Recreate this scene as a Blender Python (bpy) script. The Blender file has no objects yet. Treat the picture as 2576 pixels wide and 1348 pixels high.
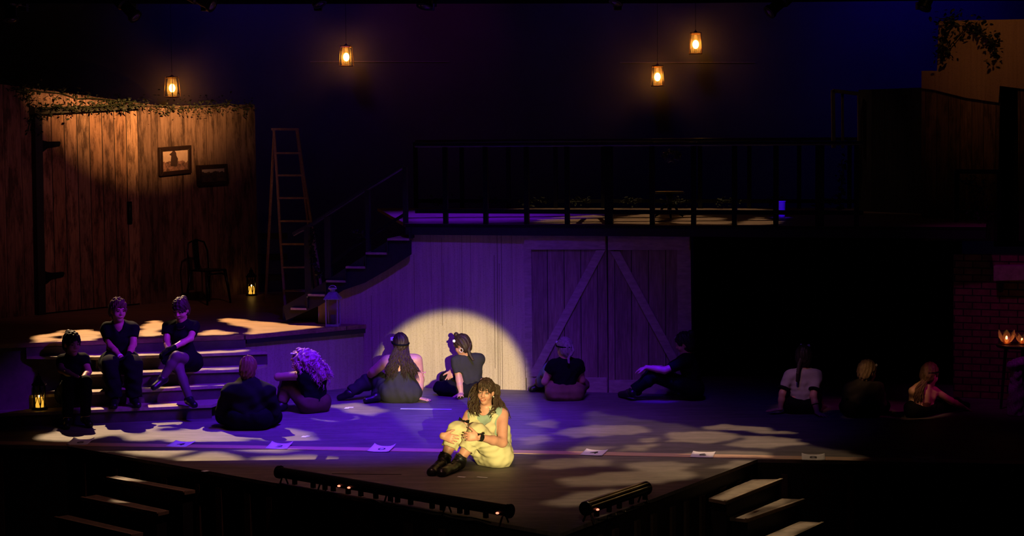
import bpy, math, random
import numpy as np
from mathutils import Vector, Matrix
random.seed(7)
C = bpy.context.scene
COL = C.collection
# ---------------------------------------------------------------- camera model
W, H = 2576, 1348
FPX = 4900.0
CAM = Vector((0.0, 0.0, 3.2))
PITCH = math.atan2(374.0, FPX)
ROLL = math.radians(0.5)
FW = Vector((0, math.cos(PITCH), -math.sin(PITCH)))
_up = Vector((0, math.sin(PITCH), math.cos(PITCH)))
_x = Vector((1, 0, 0))
RT = _x * math.cos(ROLL) - _up * math.sin(ROLL)
DN = -_x * math.sin(ROLL) - _up * math.cos(ROLL)
def ray(px, py):
    return FW * FPX + RT * (px - W / 2) + DN * (py - H / 2)
def at_z(px, py, z):
    d = ray(px, py); return CAM + d * ((z - CAM.z) / d.z)
def at_y(px, py, y):
    d = ray(px, py); return CAM + d * (y / d.y)
def at_plane(px, py, p, q, off=0.0):
    """on the vertical plane through ground points p and q, moved off metres towards the audience"""
    u = Vector((q.x - p.x, q.y - p.y, 0)).normalized(); n = Vector((u.y, -u.x, 0))
    o = Vector((p.x, p.y, 0)) + n * off
    d = ray(px, py); return CAM + d * ((o - CAM).dot(n) / d.dot(n))
def proj(P):
    v = Vector(P) - CAM; k = FPX / v.dot(FW); return (W / 2 + v.dot(RT) * k, H / 2 + v.dot(DN) * k)
cam = bpy.data.cameras.new('camera'); camo = bpy.data.objects.new('camera', cam); COL.objects.link(camo)
cam.sensor_width = 36.0; cam.lens = FPX * 36.0 / W; cam.clip_end = 200
m = Matrix((RT, -DN, -FW)).transposed().to_4x4(); m.translation = CAM
camo.matrix_world = m
C.camera = camo
# ---------------------------------------------------------------- objects
ROOTS = {}
def frame(loc, rz=0.0):
    M = Matrix.Rotation(rz, 4, 'Z'); M.translation = Vector(loc); return M
def tag(o, label, cat, group=None, kind=None):
    o['label'] = label
    if cat: o['category'] = cat
    if group: o['group'] = group
    if kind: o['kind'] = kind
    return o
def thing(name, label, cat, loc, rz=0.0, group=None):
    o = bpy.data.objects.new(name, None); COL.objects.link(o)
    o.empty_display_size = 0.1
    o.location = Vector(loc); o.rotation_euler = (0, 0, rz)
    ROOTS[o.name] = frame(loc, rz)
    return tag(o, label, cat, group)
def root_of(o):
    while o.parent: o = o.parent
    return o
def link_mesh(name, me, mat, parent=None, fr=None, smooth=False):
    o = bpy.data.objects.new(name, me); COL.objects.link(o)
    if mat: me.materials.append(mat)
    if parent is not None:
        o.parent = parent; M = ROOTS[root_of(parent).name]
        me.transform(M.inverted())
    else:
        M = fr if fr is not None else Matrix.Identity(4)
        me.transform(M.inverted()); o.location = M.translation; o.rotation_euler = M.to_euler()
        ROOTS[o.name] = M
    if smooth:
        me.polygons.foreach_set('use_smooth', [True] * len(me.polygons))
    me.update()
    return o
def V(*a): return Vector(a)
class MB:
    def __init__(s): s.v = []; s.f = []
    def add(s, vs, fs):
        b = len(s.v); s.v += [tuple(x) for x in vs]; s.f += [tuple(b + i for i in f) for f in fs]; return s
    def box(s, c, size, rz=0.0, M=None):
        h = [x / 2 for x in size]; R = M if M is not None else Matrix.Rotation(rz, 3, 'Z')
        vs = [Vector(c) + R @ Vector((x * h[0], y * h[1], z * h[2])) for x in (-1, 1) for y in (-1, 1) for z in (-1, 1)]
        return s.add(vs, [(0, 1, 3, 2), (4, 6, 7, 5), (0, 4, 5, 1), (2, 3, 7, 6), (0, 2, 6, 4), (1, 5, 7, 3)])
    def beam(s, p, q, w, h, up=(0, 0, 1)):
        p, q = Vector(p), Vector(q); d = (q - p); L = d.length; d = d / L
        a = d.cross(Vector(up))
        if a.length < 1e-4: a = d.cross(Vector((0, 1, 0)))
        a.normalize(); b = a.cross(d)
        M = Matrix((d, a, b)).transposed()
        return s.box((p + q) / 2, (L, w, h), M=M)
    def prism(s, poly, ext):
        n = len(poly); e = Vector(ext); a = [Vector(p) for p in poly]
        vs = a + [p + e for p in a]
        fs = [tuple(range(n))[::-1], tuple(range(n, 2 * n))] + [(i, (i + 1) % n, n + (i + 1) % n, n + i) for i in range(n)]
        return s.add(vs, fs)
    def tube(s, pts, r, n=8, cap=True, closed=False):
        pts = [Vector(p) for p in pts]; N = len(pts)
        rs = list(r) if hasattr(r, '__len__') else [r] * N
        vs = []; fs = []
        prev = None
        for i, p in enumerate(pts):
            if closed: d = pts[(i + 1) % N] - pts[i - 1]
            else: d = pts[min(i + 1, N - 1)] - pts[max(i - 1, 0)]
            d.normalize()
            if prev is None:
                a = d.cross(Vector((0, 0, 1)))
                if a.length < 1e-3: a = d.cross(Vector((0, 1, 0)))
            else:
                a = prev - d * prev.dot(d)
            a.normalize(); prev = a; b = d.cross(a)
            for k in range(n):
                t = 2 * math.pi * k / n
                vs.append(p + (a * math.cos(t) + b * math.sin(t)) * rs[i])
        M = N if closed else N - 1
        for i in range(M):
            j = (i + 1) % N
            for k in range(n):
                k2 = (k + 1) % n
                fs.append((i * n + k, i * n + k2, j * n + k2, j * n + k))
        if cap and not closed:
            fs.append(tuple(range(n))[::-1]); fs.append(tuple((N - 1) * n + k for k in range(n)))
        return s.add(vs, fs)
    def lathe(s, c, prof, n=24, axis=None):
        """prof: [(radius, height)] about a vertical (or given) axis at c"""
        c = Vector(c); ax = Vector(axis).normalized() if axis is not None else Vector((0, 0, 1))
        a = ax.cross(Vector((0, 1, 0)))
        if a.length < 1e-3: a = ax.cross(Vector((1, 0, 0)))
        a.normalize(); b = ax.cross(a)
        vs = []; fs = []
        for r, h in prof:
            for k in range(n):
                t = 2 * math.pi * (k + .5) / n
                vs.append(c + ax * h + (a * math.cos(t) + b * math.sin(t)) * max(r, 1e-4))
        for i in range(len(prof) - 1):
            for k in range(n):
                k2 = (k + 1) % n
                fs.append((i * n + k, i * n + k2, (i + 1) * n + k2, (i + 1) * n + k))
        fs.append(tuple(range(n))[::-1]); fs.append(tuple((len(prof) - 1) * n + k for k in range(n)))
        return s.add(vs, fs)
    def ball(s, c, r, n=12, sc=(1, 1, 1)):
        prof = [(r * math.sin(math.pi * i / n), -r * math.cos(math.pi * i / n)) for i in range(n + 1)]
        b = len(s.v); s.lathe((0, 0, 0), prof, n=2 * n)
        for i in range(b, len(s.v)):
            x = s.v[i]; s.v[i] = (x[0] * sc[0] + c[0], x[1] * sc[1] + c[1], x[2] * sc[2] + c[2])
        return s
    def leaves(s, centre_fn, n, size, spread, seed=1):
        rnd = random.Random(seed)
        for i in range(n):
            c = Vector(centre_fn(rnd)) + Vector((rnd.gauss(0, spread[0]), rnd.gauss(0, spread[1]), rnd.gauss(0, spread[2])))
            L = size * rnd.uniform(.6, 1.4)
            R = Matrix.Rotation(rnd.uniform(0, 6.28), 3, 'Z') @ Matrix.Rotation(rnd.uniform(-1.2, 1.2), 3, 'X') @ Matrix.Rotation(rnd.uniform(0, 6.28), 3, 'Z')
            P = [(-.5, 0, 0), (-.15, .26, .05), (.25, .2, .03), (.55, 0, -.05), (.25, -.2, .03), (-.15, -.26, .05), (0.05, 0, .1)]
            s.add([c + R @ (Vector(p) * L) for p in P], [(0, 6, 1), (1, 6, 2), (2, 6, 3), (3, 6, 4), (4, 6, 5), (5, 6, 0)])
        return s
    def build(s, name, mat, parent=None, fr=None, smooth=False, bevel=0.0):
        me = bpy.data.meshes.new(name); me.from_pydata(s.v, [], s.f)
        o = link_mesh(name, me, mat, parent, fr, smooth)
        if bevel > 0:
            b = o.modifiers.new('bevel', 'BEVEL'); b.width = bevel; b.segments = 2; b.limit_method = 'ANGLE'; b.angle_limit = .7
        return o
def structure(o):
    o['kind'] = 'structure'; return o
# ---------------------------------------------------------------- materials
def srgb(r, g, b):
    f = lambda c: (c / 12.92 if c <= .04045 else ((c + .055) / 1.055) ** 2.4)
    return (f(r / 255), f(g / 255), f(b / 255), 1.0)
class NT:
    def __init__(s, name):
        s.m = bpy.data.materials.new(name); s.m.use_nodes = True; s.t = s.m.node_tree
        s.b = s.t.nodes['Principled BSDF']; s.out = s.t.nodes['Material Output']
    def n(s, typ, **kw):
        x = s.t.nodes.new(typ)
        for k, v in kw.items(): setattr(x, k, v)
        return x
    def l(s, a, b): s.t.links.new(a, b)
    def coord(s, scale=(1, 1, 1), kind='Object', loc=(0, 0, 0)):
        tc = s.n('ShaderNodeTexCoord'); mp = s.n('ShaderNodeMapping'); mp.inputs['Scale'].default_value = scale; mp.inputs['Location'].default_value = loc
        s.l(tc.outputs[kind], mp.inputs['Vector']); return mp.outputs['Vector']
    def noise(s, vec, scale=1.0, detail=4, rough=.6):
        x = s.n('ShaderNodeTexNoise'); x.inputs['Scale'].default_value = scale; x.inputs['Detail'].default_value = detail; x.inputs['Roughness'].default_value = rough
        s.l(vec, x.inputs['Vector']); return x.outputs['Fac']
    def ramp(s, fac, stops):
        x = s.n('ShaderNodeValToRGB'); r = x.color_ramp
        while len(r.elements) < len(stops): r.elements.new(.5)
        for e, (p, c) in zip(r.elements, stops):
            e.position = p; e.color = c if len(c) == 4 else (*c, 1)
        s.l(fac, x.inputs['Fac']); return x.outputs['Color']
    def math(s, op, a, b=None):
        x = s.n('ShaderNodeMath', operation=op)
        for i, v in enumerate((a, b)):
            if v is None: continue
            if isinstance(v, (int, float)): x.inputs[i].default_value = v
            else: s.l(v, x.inputs[i])
        return x.outputs[0]
    def mix(s, fac, a, b, mode='MIX'):
        x = s.n('ShaderNodeMix', data_type='RGBA', blend_type=mode)
        for inp, v in ((x.inputs[0], fac), (x.inputs[6], a), (x.inputs[7], b)):
            if isinstance(v, (int, float)): inp.default_value = v
            elif isinstance(v, (tuple, list)): inp.default_value = v if len(v) == 4 else (*v, 1)
            else: s.l(v, inp)
        return x.outputs[2]
    def bump(s, h, strength=.3, dist=.01):
        x = s.n('ShaderNodeBump'); x.inputs['Strength'].default_value = strength; x.inputs['Distance'].default_value = dist
        s.l(h, x.inputs['Height']); s.l(x.outputs['Normal'], s.b.inputs['Normal'])
    def base(s, c):
        if isinstance(c, (tuple, list)): s.b.inputs['Base Color'].default_value = c if len(c) == 4 else (*c, 1)
        else: s.l(c, s.b.inputs['Base Color'])
    def rough(s, r, spec=.5, metal=0.0):
        s.b.inputs['Roughness'].default_value = r; s.b.inputs['Specular IOR Level'].default_value = spec; s.b.inputs['Metallic'].default_value = metal
def M_plain(name, col, rough=.7, metal=0.0, var=.12, scale=20, spec=.4, bump=0.0, stretch=(1, 1, 1)):
    k = NT(name); f = k.noise(k.coord(stretch), scale, 4)
    c = Vector(col[:3])
    k.base(k.ramp(f, [(.3, tuple(c * (1 - var))), (.7, tuple(c * (1 + var)))])); k.rough(rough, spec, metal)
    if bump: k.bump(f, bump, .006)
    return k.m
def M_emit(name, col, strength):
    k = NT(name); e = k.n('ShaderNodeEmission'); e.inputs['Color'].default_value = (*col, 1); e.inputs['Strength'].default_value = strength
    f = k.noise(k.coord(), 30, 2); k.l(k.ramp(f, [(.2, tuple(x * .85 for x in col)), (.8, col)]), e.inputs['Color'])
    k.l(e.outputs[0], k.out.inputs['Surface']); return k.m
def M_planks(name, width, cols, gap=.006, stain=.6, seed=0.0, horiz=False, rough=.8, gapcol=(.01, .006, .004), bump=.5, stainscale=1.0, drip=0.0, staincol=None):
    """boards that run along local Z (or X when horiz), each with its own tone, worn and stained"""
    k = NT(name); tc = k.n('ShaderNodeTexCoord'); sp = k.n('ShaderNodeSeparateXYZ'); k.l(tc.outputs['Object'], sp.inputs[0])
    a = sp.outputs['Y' if horiz == 'floor' else ('Z' if horiz else 'X')]
    u = k.math('ADD', k.math('MULTIPLY', a, 1 / width), 100.0 + seed)
    idx = k.math('FLOOR', u); fr = k.math('FRACT', u)
    wn = k.n('ShaderNodeTexWhiteNoise', noise_dimensions='1D'); k.l(idx, wn.inputs['W'])
    tone = k.ramp(wn.outputs['Value'], [(i / max(1, len(cols) - 1), c) for i, c in enumerate(cols)])
    st = (3, 42, 42) if horiz == 'floor' else ((3, 3, 42) if horiz else (42, 42, 3))
    grain = k.noise(k.coord(st, loc=(seed, seed, 0)), 1.2, 5, .65)
    cb = k.n('ShaderNodeCombineXYZ'); k.l(k.math('MULTIPLY', idx, 3.7), cb.inputs['Y'])
    vadd = k.n('ShaderNodeVectorMath', operation='ADD'); k.l(tc.outputs['Object'], vadd.inputs[0]); k.l(cb.outputs[0], vadd.inputs[1])
    mp = k.n('ShaderNodeMapping'); mp.inputs['Scale'].default_value = (2.2, 9, 9) if horiz == 'floor' else ((2.2, 2.2, 9) if horiz else (9, 9, 2.2)); k.l(vadd.outputs[0], mp.inputs['Vector'])
    blot = k.noise(mp.outputs[0], 1.0 * stainscale, 6, .7)
    c = k.mix(1.0, tone, k.ramp(grain, [(.3, (.62, .58, .55)), (.7, (1.15, 1.12, 1.1))]), 'MULTIPLY')
    sc = staincol or (.16, .13, .11)
    c = k.mix(k.math('MULTIPLY', k.ramp(blot, [(.46, (0, 0, 0)), (.62, (1, 1, 1))]), stain), c, k.mix(1.0, c, sc, 'MULTIPLY'))
    if drip:
        dn = k.noise(k.coord((26, 26, .35), loc=(seed * 3, 0, 0)), 1.0, 3, .5)
        c = k.mix(k.math('MULTIPLY', k.ramp(dn, [(.60, (0, 0, 0)), (.68, (1, 1, 1))]), drip), c, k.mix(1.0, c, (.25, .2, .16), 'MULTIPLY'))
    e = k.math('MINIMUM', fr, k.math('SUBTRACT', 1.0, fr))
    g = k.math('LESS_THAN', e, gap / width / 2)
    c = k.mix(g, c, gapcol)
    k.base(c); k.rough(rough, .25)
    hh = k.math('SUBTRACT', k.math('MULTIPLY', grain, .4), g)
    k.bump(hh, bump, .006)
    return k.m
# ---------------------------------------------------------------- implicit bodies (bodies, clothing, hair)
def nv(v): return np.array(v, dtype=np.float32)
def unit(v):
    v = np.array(v, dtype=float); return v / max(np.linalg.norm(v), 1e-9)
def cap(a, b, ra, rb=None, flat=None, tag='', k=None, op='u', cut=None):
    """a tapered limb; flat=(direction, factor) squeezes it along a direction"""
    return dict(t='c', a=nv(a), b=nv(b), ra=float(ra), rb=float(ra if rb is None else rb), flat=flat, tag=tag, k=k, op=op, cut=cut)
def ell(c, r, axes=None, tag='', k=None, op='u', cut=None):
    return dict(t='e', c=nv(c), r=nv(r), R=np.array(axes if axes is not None else np.eye(3), dtype=np.float32), tag=tag, k=k, op=op, cut=cut)
def grow(p, d, **kw):
    q = dict(p); q.update(kw)
    if q['t'] == 'c': q['ra'] = p['ra'] + d; q['rb'] = p['rb'] + d
    else: q['r'] = p['r'] + d
    return q
def part(p, t0, t1):
    q = dict(p); A, B = p['a'], p['b']
    q['a'] = A + (B - A) * t0; q['b'] = A + (B - A) * t1
    q['ra'] = p['ra'] + (p['rb'] - p['ra']) * t0; q['rb'] = p['ra'] + (p['rb'] - p['ra']) * t1
    return q
def pbox(p):
    if p['t'] == 'c':
        r = max(p['ra'], p['rb'])
        if p['flat'] is not None: r *= max(1.0, p['flat'][1])
        return np.minimum(p['a'], p['b']) - r, np.maximum(p['a'], p['b']) + r
    r = float(np.max(p['r'])); return p['c'] - r, p['c'] + r
def pdist(p, X, Y, Z):
    if p['t'] == 'c':
        a, ba = p['a'], p['b'] - p['a']; L = float(ba @ ba)
        x, y, z = X - a[0], Y - a[1], Z - a[2]
        if L > 1e-10: t = np.clip((x * ba[0] + y * ba[1] + z * ba[2]) / L, 0, 1)
        else: t = np.float32(0)
        x = x - t * ba[0]; y = y - t * ba[1]; z = z - t * ba[2]
        if p['flat'] is not None:
            n = unit(p['flat'][0]); s = p['flat'][1]
            q = (x * n[0] + y * n[1] + z * n[2]) * (1 / s - 1)
            x = x + n[0] * q; y = y + n[1] * q; z = z + n[2] * q
            d = np.sqrt(x * x + y * y + z * z) - (p['ra'] + (p['rb'] - p['ra']) * t)
            d = d * min(1.0, s) ** .5
        else:
            d = np.sqrt(x * x + y * y + z * z) - (p['ra'] + (p['rb'] - p['ra']) * t)
    else:
        c, R, r = p['c'], p['R'], p['r']
        x, y, z = X - c[0], Y - c[1], Z - c[2]
        q = [(x * R[i, 0] + y * R[i, 1] + z * R[i, 2]) for i in range(3)]
        k0 = np.sqrt(sum((q[i] / r[i]) ** 2 for i in range(3)))
        k1 = np.sqrt(sum((q[i] / r[i] ** 2) ** 2 for i in range(3))) + 1e-6
        d = k0 * (k0 - 1) / k1
    if p['cut'] is not None:
        for (o, n) in p['cut']:
            n = unit(n); d = np.maximum(d, (X - o[0]) * n[0] + (Y - o[1]) * n[1] + (Z - o[2]) * n[2])
    return d.astype(np.float32)
def folds(amp, freq, seed):
    """wrinkles of cloth or strands of hair as a displacement of the surface"""
    r = np.random.RandomState(seed); W_ = [(unit(r.normal(size=3)) * freq * r.uniform(.6, 1.6), r.uniform(0, 6.28), unit(r.normal(size=3)) * freq * .35, r.uniform(0, 6.28)) for _ in range(5)]
    def f(X, Y, Z):
        s = 0
        for a, p, b, q in W_:
            s = s + np.sin(a[0] * X + a[1] * Y + a[2] * Z + p + 1.6 * np.sin(b[0] * X + b[1] * Y + b[2] * Z + q))
        return (s * (amp / 2.2)).astype(np.float32)
    return f
def strands(amp, freq, axis, seed):
    r = np.random.RandomState(seed); ax = unit(axis); o1 = unit(np.cross(ax, (0.3, .9, .2))); o2 = np.cross(ax, o1)
    def f(X, Y, Z):
        u = X * o1[0] + Y * o1[1] + Z * o1[2]; v = X * o2[0] + Y * o2[1] + Z * o2[2]; w = X * ax[0] + Y * ax[1] + Z * ax[2]
        s = np.sin(u * freq + 2 * np.sin(w * 22)) + np.sin(v * freq * 1.23 + 2 * np.sin(w * 17 + 1)) + .6 * np.sin((u + v) * freq * 1.9 + w * 9)
        return (s * (amp / 2)).astype(np.float32)
    return f
def sdf_mesh(name, prims, k=.02, vox=.007, floor=None, disp=None, cuts=(), steps=()):
    us = [p for p in prims if p['op'] == 'u']
    lo = np.min([pbox(p)[0] for p in us], axis=0) - 4 * vox - (.012 if disp else 0); hi = np.max([pbox(p)[1] for p in us], axis=0) + 4 * vox + (.012 if disp else 0)
    if floor is not None: lo[2] = max(lo[2], floor - 3 * vox)
    n = np.ceil((hi - lo) / vox).astype(int) + 1
    ax = [(lo[i] + vox * np.arange(n[i])).astype(np.float32) for i in range(3)]
    D = np.full(tuple(n), .25, dtype=np.float32)
    mg = max(k, max([p['k'] or 0 for p in prims])) + 3 * vox
    for p in prims:
        b0, b1 = pbox(p)
        i0 = np.clip(((b0 - mg - lo) / vox).astype(int), 0, n - 1); i1 = np.clip(((b1 + mg - lo) / vox).astype(int) + 2, 1, n)
        if np.any(i1 <= i0): continue
        sl = tuple(slice(i0[i], i1[i]) for i in range(3))
        d = pdist(p, ax[0][sl[0]][:, None, None], ax[1][sl[1]][None, :, None], ax[2][sl[2]][None, None, :])
        s = D[sl]; kk = p['k'] if p['k'] is not None else k
        if p['op'] == 'u':
            h = np.clip(.5 + .5 * (s - d) / kk, 0, 1); D[sl] = s + (d - s) * h - kk * h * (1 - h)
        else:
            h = np.clip(.5 - .5 * (s + d) / kk, 0, 1); D[sl] = s + (-d - s) * h + kk * h * (1 - h)
    X, Y, Z = ax[0][:, None, None], ax[1][None, :, None], ax[2][None, None, :]
    if disp is not None:
        band = np.abs(D) < .03
        full = disp(X, Y, Z); D = np.where(band, D + full, D)
    for (o, nn) in cuts:
        nn = unit(nn); D = np.maximum(D, ((X - o[0]) * nn[0] + (Y - o[1]) * nn[1] + (Z - o[2]) * nn[2]).astype(np.float32))
    for (o, nn, zk) in steps:
        D = np.maximum(D, -np.maximum((o[0] - X) * nn[0] + (o[1] - Y) * nn[1], Z - zk).astype(np.float32))
    if floor is not None: D = np.maximum(D, (floor - Z).astype(np.float32))
    D[0], D[-1] = 1, 1; D[:, 0], D[:, -1] = 1, 1; D[:, :, 0], D[:, :, -1] = 1, 1
    S = D < 0
    c8 = [(i, j, l) for i in (0, 1) for j in (0, 1) for l in (0, 1)]
    sub = lambda A, o: A[o[0]:A.shape[0] - 1 + o[0], o[1]:A.shape[1] - 1 + o[1], o[2]:A.shape[2] - 1 + o[2]]
    cnt = sum(sub(S, o).astype(np.uint8) for o in c8)
    I = np.argwhere((cnt > 0) & (cnt < 8))
    if len(I) == 0: raise RuntimeError('empty ' + name)
    val = {o: D[I[:, 0] + o[0], I[:, 1] + o[1], I[:, 2] + o[2]] for o in c8}
    acc = np.zeros((len(I), 3)); num = np.zeros(len(I))
    for a in c8:
        for x in range(3):
            if a[x]: continue
            b = list(a); b[x] = 1; b = tuple(b)
            va, vb = val[a], val[b]; mk = (va < 0) != (vb < 0)
            t = np.where(mk, va / np.where(mk, va - vb, 1), 0)
            P = np.tile(np.array(a, dtype=float), (len(I), 1)); P[:, x] = t
            acc += P * mk[:, None]; num += mk
    vs = lo + vox * (I + acc / num[:, None])
    idx = np.full(cnt.shape, -1, dtype=np.int64); idx[I[:, 0], I[:, 1], I[:, 2]] = np.arange(len(I))
    quads = []
    for x in range(3):
        sa = [slice(1, -1)] * 3; sa[x] = slice(0, -1); sb = [slice(1, -1)] * 3; sb[x] = slice(1, None)
        A, B = S[tuple(sa)], S[tuple(sb)]
        E = np.argwhere(A != B)
        if not len(E): continue
        inside = A[E[:, 0], E[:, 1], E[:, 2]]
        base = E + 1; base[:, x] -= 1
        y, z = (x + 1) % 3, (x + 2) % 3
        def g(dy, dz):
            q = base.copy(); q[:, y] -= dy; q[:, z] -= dz; return idx[q[:, 0], q[:, 1], q[:, 2]]
        q = np.stack([g(1, 1), g(0, 1), g(0, 0), g(1, 0)], 1)
        q[~inside] = q[~inside][:, ::-1]
        quads.append(q)
    F = np.concatenate(quads); F = F[(F >= 0).all(1)]
    me = bpy.data.meshes.new(name)
    me.vertices.add(len(vs)); me.vertices.foreach_set('co', vs.astype(np.float32).ravel())
    me.loops.add(len(F) * 4); me.loops.foreach_set('vertex_index', F.astype(np.int32).ravel())
    me.polygons.add(len(F)); me.polygons.foreach_set('loop_start', np.arange(0, len(F) * 4, 4, dtype=np.int32))
    try: me.polygons.foreach_set('loop_total', np.full(len(F), 4, dtype=np.int32))
    except Exception: pass
    me.update(calc_edges=True); me.validate()
    return me
def sdf(name, prims, mat, parent, **kw):
    return link_mesh(name, sdf_mesh(name, prims, **kw), mat, parent, smooth=True)
# ================================================================= MATERIALS
def M_floor():
    k = NT('stage_floor_paint')
    a = k.noise(k.coord((1.2, 7, 1)), 1.4, 6, .65); b = k.noise(k.coord((7, 22, 1)), 1.2, 6, .75); c2 = k.noise(k.coord((1, 1, 1)), .8, 3)
    c = k.ramp(a, [(.3, (.095, .078, .072)), (.7, (.21, .175, .16))])
    c = k.mix(1.0, c, k.ramp(b, [(.3, (.72, .72, .72)), (.7, (1.2, 1.18, 1.16))]), 'MULTIPLY')
    c = k.mix(1.0, c, k.ramp(c2, [(.3, (.75, .75, .75)), (.7, (1.15, 1.15, 1.15))]), 'MULTIPLY')
    k.base(c); k.rough(.62, .35); k.bump(b, .12, .004); return k.m
FLOOR = M_floor()
DECKP = M_planks('platform_boards', .9, [(.26, .15, .09), (.30, .18, .11), (.23, .13, .08)], gap=.008, stain=.35, horiz='floor', rough=.45, gapcol=(.03, .015, .01), bump=.15)
UDECK = M_planks('deck_boards', .14, [(.30, .21, .15), (.36, .26, .19), (.27, .19, .14)], gap=.006, stain=.4, horiz='floor', rough=.6)
RISER = M_plain('riser_paint', (.075, .052, .048), .6, var=.25, scale=9)
TREAD = M_plain('tread_wood', (.34, .25, .18), .5, var=.2, scale=14, stretch=(1, 5, 1))
CABIN = M_planks('cabin_planks', .40, gap=.003, cols= [(.20, .115, .075), (.27, .155, .10), (.16, .09, .06), (.24, .14, .09)], stain=.8, seed=3, drip=.7)
CABINL = M_planks('cabin_side_planks', .26, [(.19, .105, .075), (.23, .125, .09)], stain=.8, seed=11, drip=.3)
DOORW = M_planks('door_planks', .205, [(.36, .20, .125), (.20, .105, .065), (.30, .185, .115), (.25, .125, .07), (.38, .22, .13)], gap=.012, stain=.85, seed=5, stainscale=1.25)
def M_barn(name, base, seed, dripw=1.0, lines=()):
    k = NT(name)
    fine = k.noise(k.coord((60, 60, 60), loc=(seed, 0, 0)), 1.0, 3, .6); st = k.noise(k.coord((30, 30, 1.2), loc=(seed, 0, 0)), 1.0, 4, .6)
    big = k.noise(k.coord((2, 2, 1.1), loc=(seed, 0, 0)), 1.0, 3)
    b = Vector(base)
    c = k.ramp(big, [(.3, tuple(b * .88)), (.7, tuple(b * 1.08))])
    c = k.mix(1.0, c, k.ramp(fine, [(.36, (.86, .84, .81)), (.46, (1, 1, 1)), (.75, (1.04, 1.04, 1.04))]), 'MULTIPLY')
    c = k.mix(1.0, c, k.ramp(st, [(.3, (.86, .85, .83)), (.6, (1.04, 1.04, 1.04))]), 'MULTIPLY')
    dn = k.noise(k.coord((13, 13, .06), loc=(seed * 2, 0, 0)), 1.0, 5, .7)
    c = k.mix(k.math('MULTIPLY', k.ramp(dn, [(.655, (0, 0, 0)), (.675, (1, 1, 1)), (.70, (1, 1, 1)), (.715, (0, 0, 0))]), .75 * dripw), c, (.07, .05, .035))
    if lines:
        tc = k.n('ShaderNodeTexCoord'); sp = k.n('ShaderNodeSeparateXYZ'); k.l(tc.outputs['Object'], sp.inputs[0])
        wob = k.math('MULTIPLY', k.math('SUBTRACT', k.noise(k.coord((2, 2, 5)), 1.0, 3), .5), .006)
        for x, z0, z1, w_ in lines:
            d = k.math('ABSOLUTE', k.math('SUBTRACT', k.math('ADD', sp.outputs['X'], wob), x)); mk = k.math('LESS_THAN', d, w_)
            mk = k.math('MULTIPLY', mk, k.math('MULTIPLY', k.math('GREATER_THAN', sp.outputs['Z'], z0), k.math('LESS_THAN', sp.outputs['Z'], z1)))
            c = k.mix(k.math('MULTIPLY', mk, .72), c, (.10, .07, .045))
    k.base(c); k.rough(.75, .25); k.bump(fine, .2, .004); return k.m
BARN = M_barn('barn_paint', (.50, .40, .30), 2.0, 1.0, [((px - 1055) / 211.0, z0, z1, w_) for px, z0, z1, w_ in ((1045, .9, 1.6, .003), (1118, .75, 1.8, .003), (1122, .9, 1.5, .002), (1170, .35, 2, .0028), (1193, 1.1, 1.9, .002), (1254, .25, 1.6, .004), (1262, .0, 2, .0045), (1267, .0, 1.5, .003), (1273, .0, 1.9, .004), (1300, 1.0, 1.9, .002), (1090, 1.0, 1.85, .002), (930, .1, 1.1, .003), (985, .6, 1.2, .002))])
SKIRT = M_barn('skirt_paint', (.40, .32, .24), 7.0, 1.2)
BARND = M_planks('barn_door_planks', .20, [(.40, .31, .23), (.30, .23, .17), (.44, .34, .25), (.26, .20, .15)], gap=.008, stain=.35, seed=2, bump=.3, staincol=(.4, .36, .32))
BARNT = M_plain('barn_trim', (.42, .33, .25), .75, var=.2, scale=4, stretch=(2, 8, 8), bump=.15)
BLACKW = M_plain('black_wood', (.012, .011, .012), .55, var=.3, scale=20)
BLACKM = M_plain('black_metal', (.012, .012, .013), .38, .6, var=.2, scale=40)
RAILM = M_plain('rail_metal', (.05, .045, .045), .32, .3, var=.2, scale=40)
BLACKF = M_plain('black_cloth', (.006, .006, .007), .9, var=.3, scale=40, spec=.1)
DARKWALL = M_plain('scrim_wall', (.10, .085, .10), .85, var=.16, scale=.8)
ALU = M_plain('worn_aluminium', (.42, .38, .34), .35, .85, var=.25, scale=30)
LADW = M_plain('ladder_wood', (.36, .24, .17), .6, var=.25, scale=40)
PAPER = M_plain('paper', (.82, .80, .78), .7, var=.03, scale=9, spec=.2)
INK = M_plain('ink', (.015, .015, .02), .6)
TAPE = M_plain('tan_strip', (.58, .36, .24), .6, var=.15, scale=6, stretch=(1, 8, 1))
MARK = M_plain('pale_tape', (.62, .68, .74), .5, var=.05)
LEAF = M_plain('ivy_leaf', (.018, .021, .008), .6, var=.5, scale=9, spec=.3)
MOSS = M_plain('moss', (.03, .028, .010), .85, var=.5, scale=14)
FRAMEW = M_plain('frame_wood', (.022, .010, .007), .4, var=.3, scale=25, bump=.2)
GALV = M_plain('galvanised', (.50, .50, .52), .38, .55, var=.2, scale=30)
RUST = M_plain('dark_bronze', (.09, .05, .03), .5, .6, var=.3, scale=30)
BRASS = M_plain('lantern_brass', (.55, .33, .14), .35, .8, var=.2, scale=30)
WAX = M_emit('candle_wax', (1.0, .47, .045), 1.1)
FLAME = M_emit('flame', (1.0, .55, .12), 40.0)
BULB = M_emit('bulb', (1.0, .62, .22), 26.0)
REDLED = M_emit('red_led', (1.0, .22, .12), 2.6)
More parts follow.
